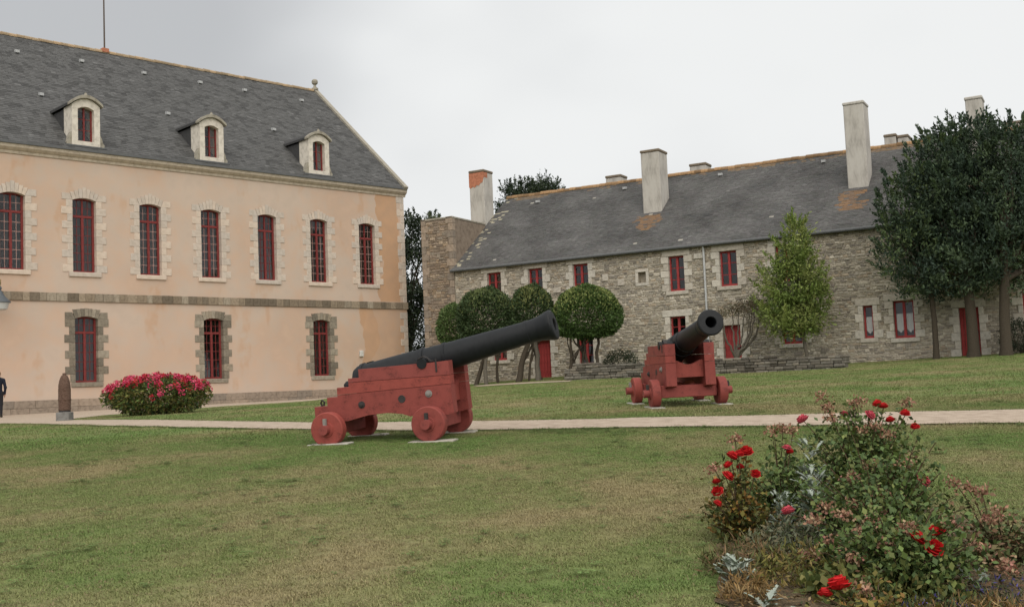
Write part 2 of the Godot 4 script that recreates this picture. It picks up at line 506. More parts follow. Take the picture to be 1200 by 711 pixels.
func rubble_face(x0: float, x1: float, y0: float, y1: float, holes: Array, tones: Array, big := 1.0) -> ArrayMesh:     # irregular coursed stones standing proud of the mortar, face at z = 0
	var b := MB.new()
	var y := y0
	while y < y1 - 0.02:
		var h := minf(rnd(0.07, 0.2) * big, y1 - y)
		var x := x0 - rnd(0, 0.2)
		while x < x1:
			var w := rnd(0.13, 0.42) * big
			if rng.randf() < 0.12: w *= 1.5
			var hh := h * (rnd(0.85, 1.25) if rng.randf() < 0.7 else rnd(0.5, 0.85))
			var yy := y + rnd(-0.028, 0.028) * big
			var a := maxf(x, x0) + 0.009
			var e := minf(x + w, x1) - 0.009
			x += w
			if e - a < 0.05: continue
			var r := Rect2(a, yy, e - a, hh)
			var skip := false
			for q in holes:
				if q.intersects(r):
					var cut: Rect2 = q.intersection(r)
					if cut.size.x > 0.5 * r.size.x or cut.size.y < 0.02:
						if cut.size.y > 0.02: skip = true
					elif q.position.x > a: e = q.position.x - 0.005
					else: a = q.end.x + 0.005
			if skip or e - a < 0.05: continue
			var z := rnd(0.0, 0.02)
			var i := minf(0.022, (e - a) * 0.2)
			var j := minf(0.02, hh * 0.2)
			var lo := yy + 0.007
			var hi := minf(yy + hh - 0.007, y1)
			var k := func(): return rnd(-0.016, 0.016)
			var o := [Vector3(a + k.call(), lo + k.call() * 0.6, -0.022), Vector3(e + k.call(), lo + k.call() * 0.6, -0.022), Vector3(e + k.call(), hi + k.call() * 0.6, -0.022), Vector3(a + k.call(), hi + k.call() * 0.6, -0.022)]
			var f := [o[0] + Vector3(i, j, 0.022 + z + rnd(-0.006, 0.006)), o[1] + Vector3(-i, j, 0.022 + z + rnd(-0.006, 0.006)), o[2] + Vector3(-i, -j, 0.022 + z + rnd(-0.006, 0.006)), o[3] + Vector3(i, -j, 0.022 + z + rnd(-0.006, 0.006))]
			var col: Color = pick(tones) * rnd(0.78, 1.2)
			b.quad(f[0], f[1], f[2], f[3], col)
			for s in 4: b.quad(o[s], o[(s + 1) % 4], f[(s + 1) % 4], f[s], col)
		y += h
	return b.mesh()

func arch_top(x: float, half: float, spring: float, rise: float) -> float:
	return spring + rise * (1.0 - (x / half) * (x / half))

func tall_window(parent: Node, at: Vector3, w: float, h: float, rows: int, plain := false) -> Node3D:      # red casement with transom; origin at the middle of its foot
	var o := node("window", parent, at)
	var f := MB.new()
	var t := 0.095
	f.box(Vector3(-w / 2 - 0.03, 0, -0.05), Vector3(-w / 2 + t, h, 0.02)); f.box(Vector3(w / 2 - t, 0, -0.05), Vector3(w / 2 + 0.03, h, 0.02))
	f.box(Vector3(-w / 2 + t, 0, -0.048), Vector3(w / 2 - t, t, 0.018)); f.box(Vector3(-w / 2 + t, h - t, -0.048), Vector3(w / 2 - t, h, 0.018))
	part("frame", f.mesh(), M.window_red, o)
	var ty := h * 0.755
	part("transom", bar(Vector3(-w / 2 + t, ty - 0.05, -0.055), Vector3(w / 2 - t, ty + 0.05, 0.035)), M.window_red, o)
	part("mullion", bar(Vector3(-0.055, t, -0.05), Vector3(0.055, ty - 0.05, 0.028)), M.window_red, o)
	part("mullion", bar(Vector3(-0.035, ty + 0.05, -0.05), Vector3(0.035, h - t, 0.02)), M.window_red, o)
	var g := MB.new()
	for side in [-1, 1]:
		var a: float = -w / 2 + t if side < 0 else 0.055
		var e: float = -0.055 if side < 0 else w / 2 - t
		for r in rows:
			if r > 0:
				var y := t + (ty - 0.05 - t) * r / rows
				g.box(Vector3(a, y - 0.014, -0.03), Vector3(e, y + 0.014, -0.005))
		g.box(Vector3((a + e) / 2 - 0.011, t, -0.032), Vector3((a + e) / 2 + 0.011, ty - 0.05, -0.007))
		g.box(Vector3((a + e) / 2 - 0.011, ty + 0.05, -0.032), Vector3((a + e) / 2 + 0.011, h - t, -0.007))
		var ym := (ty + 0.05 + h - t) / 2
		g.box(Vector3(a, ym - 0.011, -0.03), Vector3(e, ym + 0.011, -0.005))
		part("pane", bar(Vector3(a - 0.01, t - 0.01, -0.022), Vector3(e + 0.01, ty - 0.04, -0.016)), M.glass, o)
		part("pane", bar(Vector3(a - 0.01, ty + 0.04, -0.022), Vector3(e + 0.01, h - t + 0.01, -0.016)), M.glass, o)
	part("glazing_bars", g.mesh(), M.window_red if plain else M.bars, o)
	return o

func arched_surround(parent: Node, at: Vector3, w: float, h: float, stones: Array, sill_out: float, course: float, short_w: float, long_w: float, stepped: bool) -> void:
	var o := node("window_surround", parent, at)
	var rise := 0.11
	var spring := h - rise
	var n := int(round(spring / course))
	for side in [-1, 1]:
		for i in n:
			var lw := long_w if (i + (0 if stepped else 1)) % 2 == 0 else short_w
			lw += rnd(-0.03, 0.03)
			var y0 := spring * i / n
			var hh := spring / n - 0.005
			part("stone", block(Vector3(lw, hh, 0.3), 0.012), pick(stones), o, Vector3(side * (w / 2 + lw / 2), y0 + hh / 2 + 0.004, -0.125 + rnd(-0.004, 0.004)))
	var vs := 7
	for i in vs:
		var half := w / 2
		var a := -half + w * i / vs
		var e := -half + w * (i + 1) / vs
		var m := absf(i - 3)
		var top: float = [0.58, 0.5, 0.42, 0.34][m] if stepped else 0.46 - 0.02 * m
		var fan := 0.22
		var bot := 0.0
		var poly := PackedVector2Array([Vector2(a + 0.004, arch_top(a, half, spring, rise)), Vector2(e - 0.004, arch_top(e, half, spring, rise)), Vector2(e * (1 + fan) - 0.004, spring + top), Vector2(a * (1 + fan) + 0.004, spring + top)])
		var b := MB.new()
		b.prism(poly, -0.275, 0.028 + rnd(-0.004, 0.004))
		part("voussoir", b.mesh(), pick(stones), o)
	for side in [-1, 1]:
		var lw := (long_w if stepped else long_w * 0.95)
		var b := MB.new()
		var xi := w / 2
		b.prism(PackedVector2Array([Vector2(side * xi, spring + 0.004), Vector2(side * (xi + lw), spring + 0.004), Vector2(side * (xi + lw), spring + 0.28), Vector2(side * (xi * 1.22 + 0.008), spring + 0.28)]) if side > 0 else PackedVector2Array([Vector2(-xi * 1.22 - 0.008, spring + 0.28), Vector2(-xi - lw, spring + 0.28), Vector2(-xi - lw, spring + 0.004), Vector2(-xi, spring + 0.004)]), -0.27, 0.024)
		part("stone", b.mesh(), pick(stones), o)
	part("sill", block(Vector3(w + 2 * short_w * 0.75, 0.2, 0.3 + sill_out), 0.02), pick(stones), o, Vector3(0, -0.104, -0.12 + sill_out / 2))


# ---------------------------------------------------------------- the rendered building
func plaster_texture(x0: float, x1: float, top: float) -> ImageTexture:
	var w := 1536
	var h := 576
	var big := FastNoiseLite.new()
	big.seed = 71; big.frequency = 0.0035; big.fractal_octaves = 4
	var small := FastNoiseLite.new()
	small.seed = 72; small.frequency = 0.02; small.fractal_octaves = 6
	var drip := FastNoiseLite.new()
	drip.seed = 73; drip.frequency = 0.012; drip.fractal_octaves = 4
	var a := big.get_image(w, h).get_data()
	var b := small.get_image(w, h).get_data()
	var e := drip.get_image(w, h).get_data()
	var pale := Color(0.535, 0.43, 0.355)
	var warm := Color(0.52, 0.38, 0.292)
	var ochre := Color(0.46, 0.265, 0.145)
	var out := PackedByteArray()
	out.resize(w * h * 3)
	var per := (x1 - x0) / w
	for j in h:
		var y := top * (1.0 - (j + 0.5) / h)
		for i in w:
			var k := j * w + i
			var x := x0 + per * (i + 0.5)
			var n1 := a[k] / 255.0
			var n2 := b[k] / 255.0
			var n3 := e[(j / 3) * w + i] / 255.0
			var c := pale.lerp(warm, clampf(0.5 + (n1 - 0.5) * 1.6 + (n2 - 0.5) * 1.3, 0, 1))
			c = c * (0.93 + 0.12 * n2)
			var blot := clampf((n3 - 0.66) * 5.0, 0, 0.6) * clampf((n2 - 0.25) * 2.5, 0, 1)
			c = c.lerp(ochre, blot * 0.55)
			var wob := (n1 - 0.5) * 1.4 + (n2 - 0.5) * 0.25
			# re-rendered ochre patches beside the corner, with an outline of their own
			if y > 5.1 and x > 19.25 + wob and x < 20.75 + 0.4 * wob: c = c.lerp(ochre * (0.92 + 0.2 * n2), 0.72)
			elif y < 4.7 and y > 1.4 + wob and x > 18.0 + wob * 0.7: c = c.lerp(ochre * (0.95 + 0.2 * n2), 0.62 if x < 18.7 + wob else 0.38)
			var s := c.linear_to_srgb()
			out[k * 3] = int(clampf(s.r, 0, 1) * 255); out[k * 3 + 1] = int(clampf(s.g, 0, 1) * 255); out[k * 3 + 2] = int(clampf(s.b, 0, 1) * 255)
	return ImageTexture.create_from_image(Image.create_from_data(w, h, false, Image.FORMAT_RGB8, out))

func rendered_building() -> void:
	var X0 := -9.3
	var X1 := 21.15
	var TOP := 11.2
	var t := thing("rendered_building", "long two-storey building with peach render, slate roof and three dormers", "building", Vector3(-20.88, 1.30, -45.0), deg_to_rad(44.093))
	var holes := []
	var uppers := []
	for i in range(-2, 7): uppers.append(0.53 + 3.018 * i)
	var lowers := []
	for i in range(-1, 6, 2): lowers.append(0.57 + 3.01 * i)
	for x in uppers: holes.append(Rect2(x - 0.58, 5.9, 1.16, 3.45))
	for x in lowers: holes.append(Rect2(x - 0.58, 1.2, 1.16, 3.0))
	var uv := func(p: Vector3) -> Vector2: return Vector2((p.x - X0 + (p.z * 0.0)) / (X1 - X0), 1.0 - p.y / TOP)
	var pm := StandardMaterial3D.new()
	pm.albedo_texture = plaster_texture(X0, X1, TOP)
	pm.roughness = 0.97
	pm.metallic_specular = 0.25
	part("wall", holed_wall(X0, X1, 0.5, TOP, holes, 0.45, uv), pm, t)
	# the other three walls close the house
	var g := MB.new()
	g.prism(PackedVector2Array([Vector2(0, -0.9), Vector2(16, -0.9), Vector2(16, 11.2), Vector2(8, 18.35), Vector2(0, 11.2)]), -0.45, 0.0)
	var gable := mat(lin(0.42, 0.35, 0.28), 0.95, M.fine, 0.6, M.rough, 0.6)
	var ge := part("gable_wall", g.mesh(), gable, t, Vector3(X1 - 0.004, 0, -0.004))
	ge.rotation.y = PI / 2
	var gw := part("gable_wall", g.mesh(), gable, t, Vector3(X0 + 0.45, 0, -0.004))
	gw.rotation.y = PI / 2
	part("rear_wall", bar(Vector3(X0 + 0.46, -0.9, -16.0), Vector3(X1 - 0.46, 11.1, -15.6)), gable, t)
	part("ceiling", bar(Vector3(X0 + 0.46, 10.8, -15.59), Vector3(X1 - 0.46, 11.0, -0.46)), M.inside, t)
	part("upper_floor", bar(Vector3(X0 + 0.46, 4.6, -15.59), Vector3(X1 - 0.46, 4.9, -0.46)), M.inside, t)
	part("partition", bar(Vector3(X0 + 0.46, -0.5, -5.2), Vector3(X1 - 0.46, 10.79, -5.0)), M.inside, t)
	# plinth of big blocks
	var pl := node("plinth", t)
	for row in 2:
		var x := X0 - rnd(0, 0.4)
		while x < X1:
			var w := rnd(0.7, 1.3)
			var e := minf(x + w, X1 + 0.03)
			var hh := 0.9 if row == 0 else 0.32
			var y := -0.66 if row == 0 else 0.245
			if e - x > 0.1: part("stone", block(Vector3(e - x - 0.008, hh, 0.2), 0.012), pick(M.plinth_stone), pl, Vector3((x + e) / 2, y + hh / 2 + 0.003, -0.06 + rnd(-0.004, 0.004)))
			x = e + (0.5 if e >= X1 + 0.03 else 0.0)
	# string course of alternating toned blocks
	var sc := node("string_course", t)
	var sx := X0
	while sx < X1 - 0.05:
		var w := rnd(0.26, 0.52)
		if X1 - sx - w < 0.2: w = X1 + 0.06 - sx
		part("stone", block(Vector3(w - 0.008, 0.36, 0.14), 0.01), pick(M.band_stone), sc, Vector3(sx + w / 2, 4.885, 0.0 + rnd(-0.003, 0.003)))
		sx += w
	# corner quoins
	var qn := node("corner_quoins", t)
	var cy := 0.58
	var k := 0
	while cy < 10.7:
		if cy > 4.35 and cy < 5.1:
			cy = 5.07
		var hh := 0.36
		if cy < 4.7 and cy + hh > 4.69: hh = 4.69 - cy
		var w := 0.5 if k % 2 == 0 else 0.26
		if hh > 0.1: part("stone", block(Vector3(w, hh - 0.008, 0.3), 0.012), pick(M.white_stone), qn, Vector3(X1 - w / 2 + 0.02, cy + hh / 2, -0.13))
		cy += hh
		k += 1
	# moulded cornice and gutter
	var co := MB.new()
	co.prism_x(PackedVector2Array([Vector2(0, 10.82), Vector2(0.05, 10.82), Vector2(0.07, 10.93), Vector2(0.13, 10.97), Vector2(0.22, 11.06), Vector2(0.24, 11.2), Vector2(-0.3, 11.2)]), X0, X1 + 0.12)
	part("cornice", co.mesh(), M.cornice, t)
	var gu := MB.new()
	gu.box(Vector3(X0, 11.205, -0.2), Vector3(X1 + 0.1, 11.31, 0.3))
	part("gutter", gu.mesh(), M.lead, t)
	# roof
	var rf := node("roof", t)
	var streak := FastNoiseLite.new()
	streak.seed = 9; streak.frequency = 0.75; streak.fractal_octaves = 4
	var tone := func(x: float, v: float) -> Color:
		var s := streak.get_noise_2d(x * 1.1 + v * 0.8, v * 1.5 - x * 0.5)
		var l := 0.1 + rnd(-0.013, 0.013)
		if s + rnd(-0.1, 0.1) > 0.2: l = 0.07 + rnd(-0.008, 0.008)          # slates overgrown with dark lichen
		if rng.randf() < 0.03: l *= 1.35
		return Color(l, l, l)
	part("slates", slate_field(X0, X1 - 0.1, Vector2(11.27, 0.28), Vector2(18.5, -8.0), 0.26, 0.17, tone), M.slate, rf, Vector3.ZERO, true)
	part("rear_slates", slate_field(X0, X1 - 0.1, Vector2(11.2, -16.2), Vector2(18.48, -8.0), 0.5, 0.4, tone), M.slate, rf, Vector3.ZERO, true)
	var rx := X0
	while rx < X1 - 0.35:
		var b: Mesh = ridge_tile()
		part("ridge_tile", b, pick(M.ridge_pale), rf, Vector3(rx, 18.5 + rnd(-0.012, 0.012), -8.0))
		rx += 0.36
	# stone verge along the gable, kneeler and ball finial
	var dirv := Vector2(-8.28, 7.23)
	var nb := 15
	for i in nb:
		var a := Vector2(0.3, 11.22) + dirv * (i / float(nb))
		var e := Vector2(0.3, 11.22) + dirv * ((i + 0.985) / float(nb))
		var nn := Vector2(dirv.y, -dirv.x).normalized()
		if nn.y < 0: nn = -nn
		var cb := MB.new()
		cb.prism_x(PackedVector2Array([e - nn * 0.1, e + nn * 0.14, a + nn * 0.14, a - nn * 0.1]), X1 - 0.16, X1 + 0.1)
		part("coping_stone", cb.mesh(), M.coping, rf)
	var fi := MB.new()
	fi.lathe([Vector2(0, 0), Vector2(0, 0.2), Vector2(0.12, 0.2), Vector2(0.17, 0.1), Vector2(0.3, 0.07), Vector2(0.34, 0.1), Vector2(0.4, 0.17), Vector2(0.5, 0.19), Vector2(0.6, 0.17), Vector2(0.66, 0.1), Vector2(0.69, 0)], Vector3.UP, Vector3(X1 - 0.05, 18.55, -8.0), 16)
	part("ball_finial", fi.mesh(), M.coping, rf)
	var rod := MB.new()
	rod.tube([Vector3(8.12, 18.5, -8.0), Vector3(8.12, 26.0, -8.0)], [0.045, 0.028], 8)
	part("lightning_rod", rod.mesh(), mat(lin(0.1, 0.075, 0.06), 0.8), rf)
	part("rod_foot", block(Vector3(0.35, 0.22, 0.35)), M.brick, rf, Vector3(8.12, 18.58, -8.0))
	# little zinc roof vents
	for p in [[0.0, 17.2], [3.13, 17.18], [6.33, 17.33], [9.55, 17.24], [12.76, 17.28], [15.46, 17.28], [19.17, 17.26], [3.0, 14.35], [9.15, 14.35], [15.15, 14.35]]:
		var zz: float = 0.28 - (p[1] - 11.27) * 8.28 / 7.23
		var vb := MB.new()
		vb.prism(PackedVector2Array([Vector2(-0.22, 0), Vector2(0.1, 0), Vector2(0.1, 0.13), Vector2(-0.06, 0.17)]), -0.09, 0.09)
		var ve := part("roof_vent", vb.mesh(), M.zinc, rf, Vector3(p[0], p[1], zz + 0.03))
		ve.rotation.y = -PI / 2
	for i in [1, 3, 5]: dormer(t, Vector3(0.63 + 3.018 * i, 11.5, -0.02))
	# windows
	for i in uppers.size():
		var x: float = uppers[i]
		arched_surround(t, Vector3(x, 5.98, 0), 1.03, 3.23, M.white_stone, 0.05, 0.3, 0.26, 0.46, true)
		tall_window(t, Vector3(x, 5.97, -0.24), 1.03, 3.25, 6, i == 3 or i == 6)
	for x in lowers:
		arched_surround(t, Vector3(x, 1.26, 0), 1.0, 2.82, M.grey_stone, 0.03, 0.35, 0.25, 0.45, false)
		tall_window(t, Vector3(x, 1.25, -0.24), 1.0, 2.84, 5, true)
	part("wall_box", block(Vector3(0.22, 0.32, 0.12), 0.02), M.white_paint, t, Vector3(18.0, 2.35, 0.055))

func ridge_tile() -> Mesh:
	if not boxes.has("ridge"):
		var b := MB.new()
		var r := 0.15
		for i in 6:
			var a := -0.25 + (PI + 0.5) * i / 6.0
			var e := -0.25 + (PI + 0.5) * (i + 1) / 6.0
			b.quad(Vector3(0.0, r * sin(a) - 0.04, r * cos(a)), Vector3(0.37, r * 0.93 * sin(a) - 0.04, r * 0.93 * cos(a)), Vector3(0.37, r * 0.93 * sin(e) - 0.04, r * 0.93 * cos(e)), Vector3(0.0, r * sin(e) - 0.04, r * cos(e)))
		for i in 6:
			var a := -0.25 + (PI + 0.5) * i / 6.0
			var e := -0.25 + (PI + 0.5) * (i + 1) / 6.0
			b.tri(Vector3(0, -0.04, 0), Vector3(0, r * sin(a) - 0.04, r * cos(a)), Vector3(0, r * sin(e) - 0.04, r * cos(e)))
		boxes["ridge"] = b.mesh()
	return boxes["ridge"]

func dormer(parent: Node, at: Vector3) -> void:
	var o := node("dormer", parent, at)
	var hw := 0.62          # half width of the front
	var ow := 0.36          # half width of the opening
	var spring := 1.72
	for s in [-1, 1]:
		part("jamb", bar(Vector3(minf(s * ow, s * hw), 0.0, -0.75), Vector3(maxf(s * ow, s * hw), 1.6, 0.1)), M.dormer_stone, o)
		part("cheek", bar(Vector3(minf(s * (hw - 0.06), s * (hw - 0.01)), -0.25, -2.6), Vector3(maxf(s * (hw - 0.06), s * (hw - 0.01)), spring, -0.75)), M.slate_dark, o)
		var sc := MB.new()     # scroll bracket hugging the jamb
		sc.prism(PackedVector2Array([Vector2(0, 0), Vector2(0.2, 0), Vector2(0.22, 0.12), Vector2(0.14, 0.22), Vector2(0.1, 0.4), Vector2(0.03, 0.55), Vector2(0, 0.6)]) if s > 0 else PackedVector2Array([Vector2(0, 0.6), Vector2(-0.03, 0.55), Vector2(-0.1, 0.4), Vector2(-0.14, 0.22), Vector2(-0.22, 0.12), Vector2(-0.2, 0), Vector2(0, 0)]), -0.25, 0.05)
		part("scroll", sc.mesh(), M.coping, o, Vector3(s * hw, 0, 0))
	part("sill", bar(Vector3(-ow, 0.0, -0.3), Vector3(ow, 0.2, 0.09)), M.dormer_stone, o)
	part("apron", bar(Vector3(-hw - 0.28, -0.07, -0.3), Vector3(hw + 0.28, -0.005, 0.16)), M.lead, o)
	# lintel whose underside and top are both arched
	var n := 10
	var lo := PackedVector2Array()
	var top := PackedVector2Array()
	for i in n + 1:
		var x := -hw + 2 * hw * i / n
		top.append(Vector2(x, arch_top(x, hw, 1.78, 0.3)))
	var l := MB.new()
	var poly := PackedVector2Array([Vector2(-hw, 1.605)])
	poly.append(Vector2(-ow, 1.605))
	for i in range(1, 8):
		var x := -ow + 2 * ow * i / 8.0
		poly.append(Vector2(x, arch_top(x, ow, 1.605, 0.12)))
	poly.append(Vector2(ow, 1.605)); poly.append(Vector2(hw, 1.605))
	for i in n + 1: poly.append(top[n - i])
	l.prism(poly, -0.75, 0.1)
	part("arched_head", l.mesh(), M.dormer_stone, o)
	# moulded hood and the curved roof behind it
	var hood := PackedVector2Array()
	for i in n + 1:
		var x := -(hw + 0.1) + 2 * (hw + 0.1) * i / n
		hood.append(Vector2(x, arch_top(x, hw + 0.1, 1.76, 0.33)))
	for i in n + 1:
		var x := (hw + 0.1) - 2 * (hw + 0.1) * i / n
		hood.append(Vector2(x, arch_top(x, hw + 0.1, 1.87, 0.36)))
	hood.reverse()
	var hb := MB.new()
	hb.prism(hood, -0.1, 0.24)
	part("hood_mould", hb.mesh(), M.coping, o)
	var rb := MB.new()
	rb.prism(hood, -2.9, -0.11)
	part("dormer_roof", rb.mesh(), M.slate_dark, o)
	var f := MB.new()
	f.lathe([Vector2(0, 0.1), Vector2(0.06, 0.08), Vector2(0.1, 0.05), Vector2(0.14, 0.05), Vector2(0.16, 0)], Vector3.UP, Vector3(0, 2.2, 0.1), 10)
	part("finial", f.mesh(), M.coping, o)
	var w := MB.new()
	w.box(Vector3(-ow, 0.2, -0.2), Vector3(-ow + 0.07, 1.74, -0.14)); w.box(Vector3(ow - 0.07, 0.2, -0.2), Vector3(ow, 1.74, -0.14))
	w.box(Vector3(-ow + 0.07, 0.2, -0.198), Vector3(ow - 0.07, 0.27, -0.142)); w.box(Vector3(-0.035, 0.27, -0.2), Vector3(0.035, 1.74, -0.13))
	w.box(Vector3(-ow + 0.07, 0.72, -0.185), Vector3(-0.035, 0.745, -0.16)); w.box(Vector3(0.035, 0.72, -0.185), Vector3(ow - 0.07, 0.745, -0.16))
	w.box(Vector3(-ow + 0.07, 1.2, -0.185), Vector3(-0.035, 1.225, -0.16)); w.box(Vector3(0.035, 1.2, -0.185), Vector3(ow - 0.07, 1.225, -0.16))
	part("window_frame", w.mesh(), M.window_red, o)
	part("pane", bar(Vector3(-ow + 0.06, 0.26, -0.176), Vector3(-0.03, 1.74, -0.17)), M.glass, o)
	part("pane", bar(Vector3(0.03, 0.26, -0.176), Vector3(ow - 0.06, 1.74, -0.17)), M.glass, o)


# ---------------------------------------------------------------- the rubble-stone house
func house_window(parent: Node, x: float, y0: float, y1: float, w: float, curtain := false, lights := 3) -> void:
	var o := node("window", parent, Vector3(x, y0, -0.2))
	var h := y1 - y0
	var t := 0.07
	var f := MB.new()
	f.box(Vector3(-w / 2 - 0.02, 0, -0.04), Vector3(-w / 2 + t, h, 0.03)); f.box(Vector3(w / 2 - t, 0, -0.04), Vector3(w / 2 + 0.02, h, 0.03))
	f.box(Vector3(-w / 2 + t, 0, -0.038), Vector3(w / 2 - t, t + 0.03, 0.028)); f.box(Vector3(-w / 2 + t, h - t, -0.038), Vector3(w / 2 - t, h, 0.028))
	part("frame", f.mesh(), M.door_red, o)
	var two := w > 0.6
	if two: part("mullion", bar(Vector3(-0.055, t + 0.03, -0.04), Vector3(0.055, h - t, 0.035)), M.door_red, o)
	for s in ([-1, 1] if two else [0]):
		var a: float = -w / 2 + t if s <= 0 else 0.055
		var e: float = -0.055 if s < 0 else w / 2 - t
		part("pane", bar(Vector3(a - 0.01, t, -0.02), Vector3(e + 0.01, h - t + 0.01, -0.014)), M.glass, o)
		if lights > 1 and not curtain:
			for i in range(1, lights):
				var y := h * i / lights
				part("glazing_bar", bar(Vector3(a, y - 0.016, -0.035), Vector3(e, y + 0.016, 0.005)), M.door_red, o)
		if curtain:
			var c := MB.new()
			var n := 12
			for i in n:
				var u0 := i / float(n)
				var u1 := (i + 1) / float(n)
				var b0 := 0.14 + 0.17 * absf(u0 - 0.5) * 1.2
				var b1 := 0.14 + 0.17 * absf(u1 - 0.5) * 1.2
				var z0 := -0.045 + 0.01 * sin(u0 * 30)
				var z1 := -0.045 + 0.01 * sin(u1 * 30)
				c.quad(Vector3(lerpf(a, e, u0), h * b0, z0), Vector3(lerpf(a, e, u1), h * b1, z1), Vector3(lerpf(a, e, u1), h * 0.66, z1), Vector3(lerpf(a, e, u0), h * 0.66, z0))
			part("curtain", c.mesh(), M.curtain, o)

func stone_surround(parent: Node, x: float, y0: float, y1: float, w: float, sill := true, lintel := 0.3) -> void:
	var o := node("stone_surround", parent, Vector3(x, 0, 0))
	var n := maxi(2, int(round((y1 - y0) / 0.34)))
	var hh := (y1 - y0) / n
	for s in [-1, 1]:
		for i in n:
			var lw := (0.2 if i % 2 else 0.36) + rnd(-0.03, 0.05)
			part("stone", block(Vector3(lw, hh - 0.01, 0.34), 0.015), pick(M.house_stone), o, Vector3(s * (w / 2 + lw / 2), y0 + hh * (i + 0.5), -0.13 + rnd(-0.006, 0.006)))
	part("lintel", block(Vector3(w + 0.62 + rnd(-0.1, 0.1), lintel, 0.34), 0.015), pick(M.house_stone), o, Vector3(0, y1 + lintel / 2 + 0.005, -0.128))
	if sill: part("sill", block(Vector3(w + 0.34, 0.17, 0.38), 0.015), pick(M.house_stone), o, Vector3(0, y0 - 0.09, -0.12))

func house_door(parent: Node, x: float, y0: float, y1: float, w: float, swing := 0.0) -> void:
	var o := node("door", parent, Vector3(x - w / 2, y0, -0.24), swing)
	var n := 5
	for i in n:
		part("plank", block(Vector3(w / n - 0.008, y1 - y0, 0.05), 0.008), M.door_red, o, Vector3(w * (i + 0.5) / n, (y1 - y0) / 2, 0))
	part("handle", block(Vector3(0.04, 0.12, 0.06), 0.01), M.bolt, o, Vector3(w - 0.1, 1.0, 0.05))

func chimney(parent: Node, x0: float, x1: float, z0: float, z1: float, y0: float, y1: float, cap_mat: Material, m: Material = null) -> void:      # z0 nearer the court
	var o := node("chimney", parent, Vector3((x0 + x1) / 2, 0, -(z0 + z1) / 2))
	var hx := (x1 - x0) / 2
	var hz := (z1 - z0) / 2
	var b := MB.new()
	b.bevel_box(Vector3(-hx, y0, -hz), Vector3(hx, y1, hz), 0.03)
	part("shaft", b.mesh(), m if m else M.chimney, o)
	var c := MB.new()
	c.bevel_box(Vector3(-hx - 0.03, y1 + 0.002, -hz - 0.03), Vector3(hx + 0.03, y1 + 0.14, hz + 0.03), 0.03)
	part("cap", c.mesh(), cap_mat, o)

